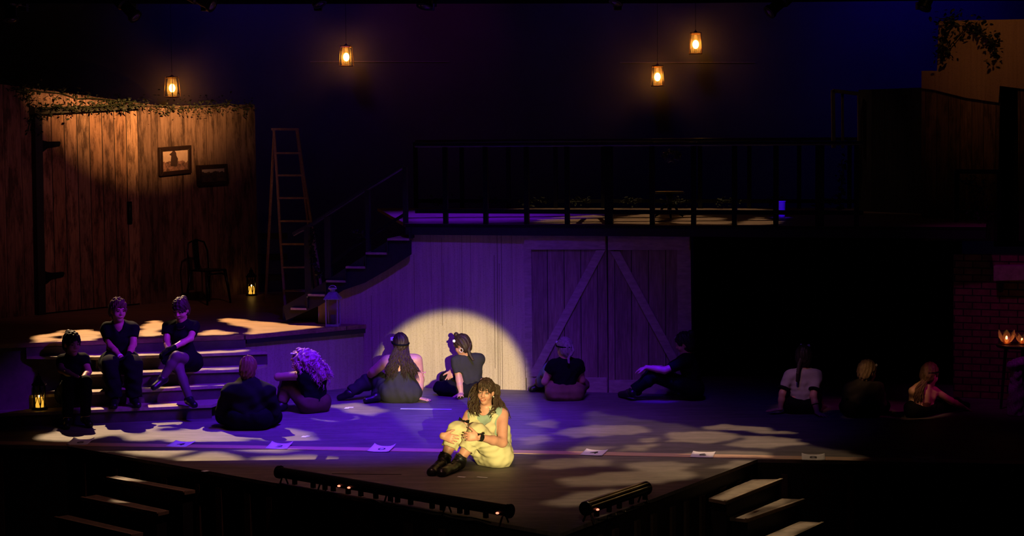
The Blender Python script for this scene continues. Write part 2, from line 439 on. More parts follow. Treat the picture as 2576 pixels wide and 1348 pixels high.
def M_glass(name, tint, alpha, transl=.0, rough=.1):
    k = NT(name); tr = k.n('ShaderNodeBsdfTransparent'); gl = k.n('ShaderNodeBsdfGlossy'); gl.inputs['Roughness'].default_value = rough
    tr.inputs['Color'].default_value = (*tint, 1); ms = k.n('ShaderNodeMixShader'); ms.inputs[0].default_value = alpha
    k.l(tr.outputs[0], ms.inputs[1])
    f = k.noise(k.coord(), 14, 3); gl.inputs['Color'].default_value = (.8, .8, .8, 1)
    if transl:
        tl = k.n('ShaderNodeBsdfTranslucent'); k.l(k.ramp(f, [(.3, tuple(Vector(tint) * .8)), (.7, tint)]), tl.inputs['Color']); m2 = k.n('ShaderNodeMixShader'); m2.inputs[0].default_value = transl
        k.l(gl.outputs[0], m2.inputs[1]); k.l(tl.outputs[0], m2.inputs[2]); k.l(m2.outputs[0], ms.inputs[2])
    else:
        k.l(k.ramp(f, [(.3, (.6, .6, .6)), (.7, (.9, .9, .9))]), gl.inputs['Color']); k.l(gl.outputs[0], ms.inputs[2])
    k.l(ms.outputs[0], k.out.inputs['Surface']); return k.m
AMBERG = M_glass('seeded_amber_glass', (1.0, .62, .22), .15, .8)
CLEARG = M_glass('dusty_glass', (.9, .9, .9), .10, .3)
def M_brick():
    k = NT('brick'); tc = k.n('ShaderNodeTexCoord'); mp = k.n('ShaderNodeMapping'); mp.inputs['Rotation'].default_value = (math.radians(-90), 0, 0)
    k.l(tc.outputs['Object'], mp.inputs['Vector'])
    b = k.n('ShaderNodeTexBrick'); k.l(mp.outputs[0], b.inputs['Vector'])
    b.inputs['Color1'].default_value = (.30, .13, .09, 1); b.inputs['Color2'].default_value = (.22, .10, .075, 1); b.inputs['Mortar'].default_value = (.05, .035, .03, 1)
    b.inputs['Scale'].default_value = 1.0; b.inputs['Mortar Size'].default_value = .008; b.inputs['Brick Width'].default_value = .2; b.inputs['Row Height'].default_value = .078
    n = k.noise(k.coord(), 9, 5)
    k.base(k.mix(1.0, b.outputs['Color'], k.ramp(n, [(.3, (.6, .6, .6)), (.7, (1.2, 1.2, 1.2))]), 'MULTIPLY')); k.rough(.85, .2); k.bump(b.outputs['Fac'], -.4, .01); return k.m
BRICK = M_brick()
# ================================================================= SETTING
def poly_z(pix, z): return [at_z(x, y, z) for x, y in pix]
FL = poly_z([(170, 1122), (1409, 1342), (1906, 1155)], 0)
fl = [at_z(-260, 1116, 0), FL[0], FL[1], FL[2], at_z(2900, 1172, 0), V(11, 30, 0), V(-11, 30, 0)]
structure(MB().prism(fl, (0, 0, -.03)).build('floor', FLOOR, fr=frame((0, 20, 0))))
# faces of the stage lip with their battens
def lip(name, a, b, step, seed):
    a, b = Vector(a), Vector(b); d = (b - a); L = d.length; d /= L; n = Vector((d.y, -d.x, 0))
    if n.y > 0: n = -n
    rz = math.atan2(d.y, d.x)
    o = structure(MB().prism([a + n * -.03, b + n * -.03, b + n * -.12, a + n * -.12], (0, 0, -1.0)).build(name, BLACKW, fr=frame(a, rz)))
    rnd = random.Random(seed); m = MB(); x = .25
    while x < L:
        w = rnd.uniform(.05, .09); p = a + d * x
        m.box((p + n * -.014).to_tuple()[:2] + (-.57,), (w, .025, .86), rz); x += step * rnd.uniform(.7, 1.3)
    structure(m.build('trim_batten', M_plain('batten_' + name, (.075, .042, .026), .8, var=.3, scale=8), fr=frame(a, rz)))
lip('trim_1', fl[1] + V(0, 0, -.03), fl[2] + V(0, 0, -.03), .42, 1)
lip('trim_2', fl[2] + V(0, 0, -.03), fl[3] + V(0, 0, -.03), .34, 2)
lip('trim_3', fl[0] + V(0, 0, -.03), fl[1] + V(0, 0, -.03), .8, 3)
lip('trim_4', fl[3] + V(0, 0, -.03), fl[4] + V(0, 0, -.03), .8, 4)
structure(MB().box((0, 20, -1.1), (24, 22, .1)).build('floor_pit', BLACKF, fr=frame((0, 20, -1.05))))
# back wall
YB = 28.6
structure(MB().box((0, YB + .1, 3.0), (24, .2, 8.2)).build('wall_back', DARKWALL, fr=frame((0, YB, 0))))
structure(MB().box((0, 21.5, 7.05), (24, 15, .1)).build('ceiling', BLACKF, fr=frame((0, 21.5, 7))))
# ----------------------------------------------------------------- raised platform and steps at the audience-left side
HP = .75
PA, PB, PC = at_z(82, 862, HP), at_z(617, 843, HP), at_z(922, 815, HP)
PL = at_z(-260, 874, HP)
plat = thing('stage_platform', 'raised brown stage platform with a purple-lit painted skirt, in front of the cabin wall', 'platform', (PB.x, PB.y, 0))
_B0, _B1 = at_z(1055, 974, 0), at_z(1740, 992, 0)
def _bw(px, off=.012):
    q = at_plane(px, 800, _B0, _B1, off); return V(q.x, q.y, HP)
PC = _bw(921)
pd = [PL, PA, PB, PC, _bw(798), _bw(798) + V(-.05, .12, 0), V(-2.0, 28.0, HP), V(-9.5, 28.0, HP)]
dh = V(0, 0, .05)
MB().prism([p - dh for p in pd], dh).build('deck', DECKP, plat)
sd = (PC - PB).normalized(); sn = V(sd.y, -sd.x, 0)
def wallslab(p, q, z0, z1, th, inset=0.0):
    d = (q - p).normalized(); n = V(d.y, -d.x, 0)
    a, b = p - n * inset, q - n * inset
    return [V(a.x, a.y, z0), V(b.x, b.y, z0), V(b.x, b.y, z1), V(a.x, a.y, z1)], -n * th
PCs = _bw(919, .06)
PBs = PB + (PC - PB).normalized() * .02
po, ex = wallslab(PBs, PCs, .0, HP - .1, .04, .05); MB().prism(po, ex).build('skirt', SKIRT, plat)
po, ex = wallslab(PBs, PCs, HP - .1, HP - .052, .05, .0); MB().prism(po, ex).build('edge_board', BLACKW, plat)
po, ex = wallslab(PL, PB, .0, HP - .052, .04, .05); MB().prism(po, ex).build('skirt', RISER, plat)
st = thing('stage_staircase', 'five-riser staircase up to the raised platform, warm light striping its treads', 'staircase', (at_z(345, 1070, 0).x, at_z(345, 1070, 0).y, 0))
ld = (PB - PA).normalized(); ln = V(ld.y, -ld.x, 0)
TR = [((262, 1029), (522, 1018)), ((245, 985), (538, 970)), ((114, 945), (555, 930)), ((114, 902), (571, 887))]
LX = []
for kk, (a, b) in enumerate(TR):
    z = .15 * (kk + 1); a, b = at_z(*a, z), at_z(*b, z); d = (b - a).normalized()
    xl = at_z(62, 1000, z).x; xr = at_z(624, 930, z).x
    a2 = a + d * ((xl - a.x) / d.x); b2 = a + d * ((xr - a.x) / d.x); LX.append((a2, b2))
for kk, (a, b) in enumerate(LX):
    z = .15 * (kk + 1); nx = LX[kk + 1] if kk < 3 else (PA + (PA - PB) * .03, PB)
    na, nb = V(nx[0].x, nx[0].y, z), V(nx[1].x, nx[1].y, z)
    d = (b - a).normalized(); n = V(d.y, -d.x, 0)
    MB().prism([a + n * .02 - V(0, 0, .03), b + n * .02 - V(0, 0, .03), nb - n * (.03 if kk < 3 else 0) - V(0, 0, .03), na - n * (.03 if kk < 3 else 0) - V(0, 0, .03)], (0, 0, .03)).build('tread', TREAD, st)
    MB().prism([V(a.x, a.y, z - .15), V(b.x, b.y, z - .15), V(b.x, b.y, z - .03), V(a.x, a.y, z - .03)], -n * .025).build('riser', RISER, st)
a, b = PA + (PA - PB) * .03, PB
MB().prism([V(a.x, a.y, .6), V(b.x, b.y, .6), V(b.x, b.y, .697), V(a.x, a.y, .697)], ln * .012).build('riser', RISER, st)
# ----------------------------------------------------------------- cabin flats on the platform
W0, W1 = at_z(107, 790, HP), at_z(648, 735, HP)
wd = (W1 - W0).normalized(); wn = V(wd.y, -wd.x, 0); WRZ = math.atan2(wd.y, wd.x)
WF = frame((W0.x, W0.y, HP), WRZ)
def wp(px, py, off=0.0): return at_plane(px, py, W0, W1, off)
def onbase(P, z=HP): return V(P.x, P.y, z)
lft = [wp(-120, 196), wp(75, 221), wp(398, 266), wp(345, 266), wp(345, 300)]
xl = wp(-120, 400); xm = wp(350, 400); xr = wp(644, 400)
structure(MB().prism([wp(-120, 196), wp(75, 221), wp(398, 265), onbase(wp(398, 500)), onbase(xl)], -wn * .05).build('wall_left', CABINL, fr=WF))
structure(MB().prism([wp(346, 268, .05), wp(641, 262, .05), onbase(wp(646, 500, .05)), onbase(wp(346, 500, .05))], -wn * .045).build('wall_cabin', CABIN, fr=WF))
dr = thing('plank_door', 'tall cabin door of uneven weathered boards with black strap hinges, amber light on its top', 'door', (wp(225, 500, .02).x, wp(225, 500, .02).y, HP), WRZ)
MB().prism([wp(106, 288, .055), wp(344, 274, .055), onbase(wp(350, 500, .055), HP + .02), onbase(wp(106, 500, .055), HP + .02)], -wn * .035).build('door_panel', DOORW, dr)
def strap(px, py):
    c = wp(px, py, .075); L = 0.33
    p = [c + wd * -.06 + V(0, 0, .045), c + wd * .02 + V(0, 0, .03), c + wd * L * .62 + V(0, 0, .03), c + wd * L * .66 + V(0, 0, .012), c + wd * L * .62 + V(0, 0, -.03), c + wd * .02 + V(0, 0, -.05), c + wd * -.06 + V(0, 0, -.10), c + wd * -.09 + V(0, 0, -.10), c + wd * -.09 + V(0, 0, .06)]
    MB().prism(p, -wn * .015).build('strap_hinge', BLACKM, dr)
strap(118, 362); strap(128, 692)
MB().prism([wp(105, 660, .07), wp(113, 660, .07), wp(113, 740, .07), wp(105, 740, .07)], -wn * .012)
MB().tube([wp(326, 510, .06), wp(327, 516, .10), wp(326, 535, .105), wp(327, 553, .10), wp(327, 560, .06)], [.016, .014, .018, .014, .016], 8).build('pull_handle', BLACKM, dr, smooth=True)
MB().box(wp(326, 535, .065), (.07, .02, .30), WRZ).build('handle_plate', BLACKM, dr)
structure(MB().prism([wp(88, 284, .09), wp(106, 284, .09), onbase(wp(108, 500, .09)), onbase(wp(90, 500, .09))], -wn * .085).build('trim_door_jamb', BLACKW, fr=WF))
structure(MB().prism([wp(88, 270, .13), wp(352, 262, .13), wp(352, 273, .13), wp(88, 288, .13)], -wn * .125).build('trim_door_header', M_plain('mossy_header', (.03, .024, .014), .9, var=.4, scale=12), fr=WF))
def garland(name, label, pts, n, size, spread, seed, mat=LEAF):
    pts = [Vector(p) for p in pts]
    def cf(r):
        i = r.randrange(len(pts) - 1); return pts[i].lerp(pts[i + 1], r.random())
    mb = MB().leaves(cf, n, size, spread, seed); rv = random.Random(seed)
    mb.tube([p + Vector((rv.gauss(0, .012), 0, rv.gauss(0, .012))) for a_, b_ in zip(pts, pts[1:]) for p in (a_, a_.lerp(b_, .33), a_.lerp(b_, .66))] + [pts[-1]], .006, 5)
    o = mb.build(name, mat, fr=frame(pts[0]))
    return tag(o, label, 'garland')
garland('ivy_garland', 'mossy garland drooping along the top of the cabin door header', [wp(95, 272, .17), wp(180, 269, .17), wp(270, 265, .17), wp(350, 259, .17)], 420, .05, (.03, .02, .05), 1)
garland('ivy_garland', 'sparse ivy sprigs along the sloping top of the outer cabin wall', [wp(30, 222, .03), wp(75, 224, .03), wp(160, 236, .03), wp(260, 250, .03), wp(330, 256, .03)], 260, .05, (.04, .02, .06), 2)
garland('ivy_garland', 'ivy trailing down the outer cabin wall above the jamb', [wp(50, 222, .03), wp(70, 250, .03), wp(82, 290, .03), wp(72, 330, .03)], 190, .05, (.07, .02, .06), 3)
garland('ivy_garland', 'mossy strip along the top of the cabin wall over the framed pictures', [wp(352, 266, .10), wp(450, 268, .10), wp(540, 265, .10), wp(640, 264, .10)], 420, .045, (.03, .015, .07), 4, MOSS)
# pictures
def picture(pix, depth, label, scene, seed):
    a, b, c2, d2 = [wp(x, y, depth) for x, y in pix]
    c = (a + b + c2 + d2) / 4
    t = thing('framed_picture', label, 'picture', (c.x, c.y, min(p.z for p in (c2, d2))), WRZ, 'framed pictures on the cabin wall')
    w = (b - a); h = (d2 - a); fw = .055
    i = [a + w.normalized() * fw + h.normalized() * fw, b - w.normalized() * fw + h.normalized() * fw, c2 - w.normalized() * fw - h.normalized() * fw, d2 + w.normalized() * fw - h.normalized() * fw]
    m = MB(); o = [a, b, c2, d2]; th = -wn * (depth - .055)
    for q in range(4):
        r = (q + 1) % 4; m.prism([o[q], o[r], i[r], i[q]], th)
    m.build('frame', FRAMEW, t, bevel=.006)
    m = MB(); pr_ = m.prism([p - wn * (.02) for p in i], -wn * .01).build('print', scene, t)
    g = [a.lerp(i[0], .86), b.lerp(i[1], .86), c2.lerp(i[2], .86), d2.lerp(i[3], .86)]
    m = MB()
    for q in range(4):
        r = (q + 1) % 4; m.prism([g[q] - wn * .004, g[r] - wn * .004, i[r] - wn * .004, i[q] - wn * .004], -wn * .01)
    m.build('slip', M_plain('gilt_slip', (.3, .19, .08), .4, .5), t)
    return pr_, i
def M_scene(name, sky, land, seed):
    k = NT(name); tc = k.n('ShaderNodeTexCoord'); sp = k.n('ShaderNodeSeparateXYZ'); k.l(tc.outputs['Object'], sp.inputs[0])
    n = k.noise(k.coord((9, 9, 9), loc=(seed, 0, 0)), 1.2, 5, .7)
    hgt = k.math('ADD', sp.outputs['Z'], k.math('MULTIPLY', n, .12))
    f = k.math('GREATER_THAN', hgt, .25)
    n2 = k.noise(k.coord((22, 22, 22), loc=(seed, 3, 0)), 1.0, 4, .7)
    k.base(k.mix(f, k.ramp(n2, [(.35, tuple(Vector(land) * .35)), (.65, tuple(Vector(land) * 1.5))]), k.ramp(n, [(.3, tuple(Vector(sky) * .8)), (.7, sky)]))); k.rough(.45, .4); return k.m
t, i = picture([(402, 371), (482, 365), (483, 435), (404, 443)], .10, 'larger framed picture showing a dark hooded shape above a pale field', M_scene('print_a', (.62, .40, .27), (.25, .12, .08), 1), 1)
# the dark shape in the print, painted relief-free as a thin cut of the print
c = wp(437, 392, .084)
_o = [(-.055, -.11), (-.05, -.03), (-.04, .03), (-.075, .05), (-.035, .075), (-.01, .10), (.02, .10), (.045, .07), (.05, .03), (.075, -.01), (.06, -.11)]
MB().prism([c + wd * x + V(0, 0, z - .03) for x, z in _o], -wn * .004).build('painted_shape', M_plain('dark_oil', (.05, .025, .018), .5), t)
t, i = picture([(500, 416), (573, 412), (577, 463), (503, 468)], .12, 'smaller deep framed picture, mostly dark with a pale sky patch', M_scene('print_b', (.34, .24, .2), (.05, .03, .02), 5), 2)
# ----------------------------------------------------------------- bistro chair
def chair():
    b = [at_z(487, 766, HP), at_z(552, 766, HP)]
    c = (b[0] + b[1]) / 2 + V(0, .17, 0); w = .19
    t = thing('metal_chair', 'dark metal bistro chair with an arched back against the cabin wall', 'chair', (c.x, c.y, HP), WRZ)
    fx = wd; fy = -wn
    def P(x, y, z): return V(c.x, c.y, HP) + fx * x + fy * y + V(0, 0, z)
    MB().prism([P(-.18, -.18, .44), P(.18, -.18, .44), P(.17, .17, .44), P(-.17, .17, .44)], (0, 0, .025)).build('seat', BLACKM, t, bevel=.01)
    for sx in (-1, 1):
        for sy in (-1, 1):
            MB().tube([P(sx * .165, sy * .16, .44), P(sx * .19, sy * .19, .2), P(sx * .21, sy * .21, .002)], [.024, .018, .014], 8).build('leg', BLACKM, t, smooth=True)
    MB().tube([P(-.17, .17, .45), P(-.18, .2, .7), P(-.14, .22, .82), P(0, .23, .86), P(.14, .22, .82), P(.18, .2, .7), P(.17, .17, .45)], .013, 8).build('back_hoop', BLACKM, t, smooth=True)
    MB().prism([P(-.045, .2, .46), P(.045, .2, .46), P(.05, .24, .85), P(-.05, .24, .85)], fy * .01).build('back_splat', BLACKM, t)
    MB().tube([P(-.17, -.17, .38), P(-.1, -.17, .41), P(.1, -.17, .41), P(.17, -.17, .38)], .012, 6).build('apron', BLACKM, t, smooth=True)
    s = P(0.02, -.02, .467)
    j = MB().lathe(s, [(.045, 0), (.05, .02), (.05, .09), (.03, .12), (.02, .125), (.02, .16), (.028, .165)], 16).build('glass_jar', CLEARG, fr=frame(s), smooth=True)
    tag(j, 'small glass bottle standing on the seat of the metal chair', 'bottle')
chair()
# ----------------------------------------------------------------- lanterns
def candle_lantern(px, py, z, hpx, d_off, label, grp=None, base_z=None):
    """black carriage lantern with crossed wires and a lit candle; px, py: centre of its foot"""
    b = at_z(px, py, z); s = FPX / (b - CAM).dot(FW); h = hpx / s; w = h * .36
    t = thing('candle_lantern', label, 'lantern', b, .35, grp)
    M = ROOTS[t.name]; P = lambda x, y, zz: M @ V(x, y, zz)
    n = 4; c = P(0, 0, 0)
    MB().lathe(c, [(w * .62, 0), (w * .62, h * .03), (w * .54, h * .06)], 6).build('base', BLACKM, t)
    MB().lathe(P(0, 0, h * .66), [(w * .56, 0), (w * .6, h * .03), (w * .5, h * .06), (w * .3, h * .15), (w * .22, h * .17), (w * .22, h * .24), (w * .14, h * .27), (.004, h * .29)], 6).build('roof', BLACKM, t)
    R = w * .46
    cs = [(math.cos(math.pi / 3 * i + math.pi / 6) * R, math.sin(math.pi / 3 * i + math.pi / 6) * R) for i in range(6)]
    for i in range(6):
        MB().tube([P(*cs[i], h * .05), P(*cs[i], h * .67)], .006, 6).build('post', BLACKM, t)
    for i in range(6):
        a, b2 = cs[i], cs[(i + 1) % 6]
        m = MB(); m.tube([P(*a, h * .08), P(*b2, h * .64)], .0035, 5); m.tube([P(*b2, h * .08), P(*a, h * .64)], .0035, 5); m.build('cross_wire', BLACKM, t)
    MB().lathe(P(0, 0, h * .06), [(w * .3, 0), (w * .3, h * .26), (w * .22, h * .27)], 16).build('candle', WAX, t, smooth=True)
    cd_ = [c for c in t.children if c.name.startswith('candle')][0]
    MB().ball(P(0, 0, h * .35), w * .05, 8, (1, 1, 2.2)).build('flame', FLAME, cd_, smooth=True)
    pts = [P(0, R * .5 * math.cos(x), h * .93 + R * .5 * math.sin(x)) for x in [i * math.pi / 8 for i in range(17)]]
    MB().tube(pts, .004, 6).build('handle', BLACKM, t)
    return t
candle_lantern(633, 743, HP, 70, 0, 'black carriage lantern with a lit candle at the foot of the cabin wall corner')
candle_lantern(100, 1029, .153, 92, 0, 'black carriage lantern with a lit candle on the lowest step beside a seated person')
b = at_z(838, 820, HP)
bl = thing('box_lantern', 'tall unlit galvanised lantern with a pyramid roof on the platform edge', 'lantern', b, -.12)
Mb = ROOTS[bl.name]; P = lambda x, y, z: Mb @ V(x, y, z)
bs = .075; bh = .30
MB().box(P(0, 0, .012), (bs * 2.1, bs * 2.1, .024), -.12).build('base', GALV, bl, bevel=.003)
for sx in (-1, 1):
    for sy in (-1, 1):
        MB().box(P(sx * bs * .93, sy * bs * .93, .024 + bh / 2), (.013, .013, bh), -.12).build('post', GALV, bl)
for ang, (x, y) in ((0, (0, -bs * .9)), (1.57, (bs * .9, 0)), (0, (0, bs * .9)), (1.57, (-bs * .9, 0))):
    MB().box(P(x, y, .024 + bh / 2), (bs * 1.75, .003, bh * .98), -.12 + ang).build('pane', CLEARG, bl)
m = MB(); z0 = .024 + bh
q = [P(-bs * 1.25, -bs * 1.25, z0), P(bs * 1.25, -bs * 1.25, z0), P(bs * 1.25, bs * 1.25, z0), P(-bs * 1.25, bs * 1.25, z0)]
q2 = [P(x, y, z0 + .012) for x, y in ((-bs * 1.25, -bs * 1.25), (bs * 1.25, -bs * 1.25), (bs * 1.25, bs * 1.25), (-bs * 1.25, bs * 1.25))]
q3 = [P(x, y, z0 + .085) for x, y in ((-bs * .55, -bs * .55), (bs * .55, -bs * .55), (bs * .55, bs * .55), (-bs * .55, bs * .55))]
m.add(q + q2 + q3, [(3, 2, 1, 0)] + [(i, (i + 1) % 4, 4 + (i + 1) % 4, 4 + i) for i in range(4)] + [(4 + i, 4 + (i + 1) % 4, 8 + (i + 1) % 4, 8 + i) for i in range(4)] + [(8, 9, 10, 11)])
m.build('roof', GALV, bl)
MB().lathe(P(0, 0, z0 + .08), [(.032, 0), (.032, .035), (.048, .04), (.05, .055), (.04, .058)], 20).build('chimney', GALV, bl, smooth=True)
MB().tube([P(-.05 * math.cos(x), 0, z0 + .12 + .045 * math.sin(x)) for x in [i * math.pi / 10 for i in range(11)]], .0035, 6).build('handle', GALV, bl)
MB().lathe(P(0, 0, .025), [(.032, 0), (.032, .11)], 16).build('candle', M_plain('cold_wax', (.12, .1, .09), .5), bl, smooth=True)
def hanging(px, py, hpx, rz, label):
    """caged lantern hung close to the back wall; px, py: centre of the glass"""
    c = at_y(px, py, YB - .30); s = FPX / (c - CAM).dot(FW); h = hpx / s; r = h * .44
    t = thing('hanging_lantern', label, 'lantern', (c.x, c.y, c.z - h / 2), rz, 'lit lanterns hung before the back wall')
    M = ROOTS[t.name]; P = lambda x, y, z: M @ V(x, y, z)
    MB().lathe(P(0, 0, -.012), [(r * .95, 0), (r * .98, .012), (r * .5, .018)], 4).build('base', BRASS, t)
    pr = MB().lathe(P(0, 0, h - .01), [(r * .8, 0), (r * .8, .012), (r * .3, .016), (r * .12, .03), (.004, .06)], 4).build('cap', BRASS, t)
    for i in range(4):
        a = math.pi / 2 * i
        MB().tube([P(math.cos(a) * r * .93, math.sin(a) * r * .93, 0), P(math.cos(a) * r * .74, math.sin(a) * r * .74, h)], .005, 6).build('post', BRASS, t)
    ring = [P(math.cos(a) * r * .82, math.sin(a) * r * .82, h * .93) for a in [i * math.pi / 2 for i in range(4)]]
    MB().tube(ring, .005, 6, closed=True).build('wire_ring', BRASS, t)
    MB().lathe(P(0, 0, .01), [(r * .52, 0), (r * .60, h * .3), (r * .56, h * .65), (r * .42, h * .92)], 20).build('chimney_glass', AMBERG, t, smooth=True)
    MB().ball(P(0, 0, h * .43), r * .36, 10, (1, 1, 1.35)).build('bulb', BULB, t, smooth=True)
    MB().lathe(P(0, 0, .004), [(r * .2, 0), (r * .16, h * .2)], 12).build('socket', RUST, t)
    MB().tube([P(0, 0, h + .06), P(0, 0, 6.9 - (c.z - h / 2))], .003, 5).build('cord', BLACKF, t)
hanging(433, 218, 50, .2, 'lit amber lantern hanging above the cabin wall corner')
hanging(871, 140, 50, .55, 'lit amber lantern hanging alone over the deck staircase')
hanging(1750, 108, 52, .75, 'highest of the lit amber lanterns, hanging over the barn door')
hanging(1654, 190, 50, .9, 'lit amber lantern hanging just below and beside the highest lantern')
# ----------------------------------------------------------------- barn wall, doors, upper deck
B0, B1 = at_z(1055, 974, 0), at_z(1740, 992, 0)
bd = (B1 - B0).normalized(); bn = V(bd.y, -bd.x, 0); BRZ = math.atan2(bd.y, bd.x)
BF = frame((B0.x, B0.y, 0), BRZ)
def bp(px, py, off=0.0): return at_plane(px, py, B0, B1, off)
HD = 1.97
E0, E1 = at_z(1020, 563, HD), at_z(2480, 571, HD)     # front edge of the deck
fl_ = lambda P, z=0.0: V(P.x, P.y, z)
structure(MB().prism([fl_(bp(800, 900)), fl_(bp(1322, 900)), bp(1322, 586), bp(1033, 586), bp(1033, 612), bp(980, 650), bp(930, 684), bp(870, 718), bp(800, 762)], -bn * .05).build('wall_barn', BARN, fr=BF))
def barn_door(x0, x1, ytop, yb, brace, label, seed, xr0, xr1):
    c = fl_(bp((x0 + x1) / 2, 900)); t = thing('barn_door', label, 'door', c, BRZ, 'pair of sliding barn doors')
    MB().prism([bp(x0, ytop, .02), bp(x1, ytop, .02), fl_(bp(x1 + xr1, 900, .02)), fl_(bp(x0 + xr0, 900, .02))], -bn * .035).build('plank_panel', BARND, t)
    MB().prism([bp(x0, ytop - 1, .05), bp(x1 - 2, ytop - 1, .05), bp(x1 - 2, ytop + 40, .05), bp(x0, ytop + 40, .05)], -bn * .03).build('top_rail', BARNT, t, bevel=.004)
    MB().prism([bp(x0 + xr0, yb - 36, .045), bp(x1 + xr1 - 2, yb - 36, .045), fl_(bp(x1 + xr1 - 2, 900, .045)), fl_(bp(x0 + xr0, 900, .045))], -bn * .025).build('bottom_rail', BARNT, t, bevel=.004)
    (ax, ay), (bx, by), hw = brace
    MB().prism([bp(ax - hw, ay, .05), bp(ax + hw, ay, .05), bp(bx + hw, by, .05), bp(bx - hw, by, .05)], -bn * .03).build('brace', BARNT, t, bevel=.004)
    e = x1 if seed == 2 else x0
    for px in ((x0, x0 + 18), ) if seed == 1 else ((x1 - 34, x1),):
        MB().prism([bp(px[0], ytop + 40, .045), bp(px[1], ytop + 40, .045), bp(px[1] + 4, yb - 36, .045), bp(px[0] + 4, yb - 36, .045)], -bn * .025).build('stile', BARNT, t)
barn_door(1318, 1525, 588, 986, ((1511, 629), (1340, 948), 12), 'barn door with its brace rising towards the middle, beside the spot-lit wall', 1, 6, 4)
barn_door(1529, 1737, 589, 992, ((1547, 632), (1722, 955), 12), 'dimmer barn door with its brace falling away, next to the black void', 2, 2, 3)
t = thing('raised_deck', 'black-edged upper deck over the barn wall, its floor boards catching violet and amber light', 'deck', (B0.x, B0.y, HD - .2))
eb0, eb1 = at_z(1110, 522, HD), at_z(2300, 524, HD)
DF = frame((E0.x, E0.y, HD), math.atan2(E1.y - E0.y, E1.x - E0.x))
structure(MB().prism([E0, E1, V(eb1.x + 1, eb1.y, HD), V(eb0.x - .9, eb0.y, HD)], (0, 0, -.04)).build('trim_deck_boards', UDECK, fr=DF))
bpy.data.objects.remove(t)
fd = (E1 - E0).normalized(); fn = V(fd.y, -fd.x, 0)
fas = MB().prism([E0 - V(0, 0, .005), E1 - V(0, 0, .005), E1 - V(0, 0, .13), E0 - V(0, 0, .13)], -fn * .05).build('trim_deck_fascia', BLACKW, fr=DF); structure(fas)
def railing(name, label, a, b, posts, htop, hbot, offs, wide):
    t = thing(name, label, 'railing', ((a + b) / 2).to_tuple())
    d = (b - a).normalized()
    MB().beam(a + V(0, 0, htop), b + V(0, 0, htop), .07, .045).build('top_rail', RAILM, t, bevel=.014)
    MB().beam(a + V(0, 0, hbot), b + V(0, 0, hbot), .04, .05).build('bottom_rail', BLACKM, t)
    for i, p in enumerate(posts):
        w = .095 if i in wide else .055
        MB().box(p + V(0, 0, htop / 2 - .01), (w, .05, htop), math.atan2(d.y, d.x)).build('post', BLACKM, t)
    return t
ro = fn * -.06
PX = [1121, 1222, 1325, 1427, 1532, 1641, 1745, 1848, 1952, 2062, 2155]
def on_edge(px, off, z):
    return at_plane(px, 500, E0, E1, off) * 1.0
posts = [V(on_edge(x, -.06, 0).x, on_edge(x, -.06, 0).y, HD) for x in PX]
ra, rb = V(on_edge(1045, -.06, 0).x, on_edge(1045, -.06, 0).y, HD), V(on_edge(2172, -.06, 0).x, on_edge(2172, -.06, 0).y, HD)
railing('deck_railing', 'black front railing along the audience edge of the upper deck', ra, rb, posts, .93, .15, 0, (4, 9))
qa, qb = V(eb0.x - .35, eb0.y - .06, HD), V(eb1.x - .2, eb1.y - .06, HD)
qp = [qa.lerp(qb, i / 10) for i in range(11)]
railing('deck_railing', 'black back railing along the far edge of the upper deck', qa, qb, qp, .93, .10, 0, ())
for i in range(10):
    p = qp[i].lerp(qp[i + 1], .5) + V(0, -.06, .0)
    garland('leafy_sprig', 'leafy sprig at the foot of the back deck railing', [p + V(-.12, -.1, .10), p + V(.12, -.1, .11)], 46, .05, (.05, .02, .03), 20 + i)['group'] = 'leafy sprigs along the back deck railing'
p = at_plane(1690, 392, E0, E1, -.04)
o = garland('leaf_wreath', 'little wreath of shiny leaves hung under the front deck rail', [p + V(math.cos(a) * .09, 0, math.sin(a) * .05) for a in [i * .7 for i in range(10)]], 150, .045, (.015, .012, .015), 41, M_plain('shiny_leaf', (.10, .11, .09), .25, var=.4))
o['category'] = 'wreath'
# three-footed stool and pail on the deck
c = at_z(1690, 551, HD) + V(0, .35, 0)
t = thing('pedestal_table', 'black tripod side table in silhouette behind the deck railing', 'table', (c.x, c.y, HD))
MB().lathe(c + V(0, 0, .30), [(.18, 0), (.19, .012), (.18, .024)], 28).build('table_top', BLACKM, t, smooth=False)
MB().lathe(c + V(0, 0, .08), [(.03, 0), (.022, .08), (.03, .14), (.05, .215)], 14).build('pedestal', BLACKM, t, smooth=True)
for i in range(3):
    a = -1.57 + i * 2.094; u = V(math.cos(a), math.sin(a), 0)
    MB().tube([c + u * .02 + V(0, 0, .16), c + u * .09 + V(0, 0, .13), c + u * .14 + V(0, 0, .05), c + u * .20 + V(0, 0, .012)], [.018, .017, .014, .012], 8).build('foot', BLACKM, t, smooth=True)
c = at_z(1967, 548, HD) + V(0, .03, 0)
t = thing('pail', 'small pale pail glowing blue on the deck behind the front railing', 'pail', (c.x, c.y, HD), .5)
PALE = M_plain('pale_enamel', (.75, .75, .8), .4)
MB().lathe(c, [(.036, 0), (.042, .02), (.05, .20), (.053, .205), (.048, .2), (.04, .05)], 24).build('body', PALE, t, smooth=True)
MB().tube([c + V(.052 * math.cos(x), .0, .195 + .05 * math.sin(x) * -.6) for x in [i * math.pi / 8 for i in range(9)]], .003, 6).build('handle', GALV, t)
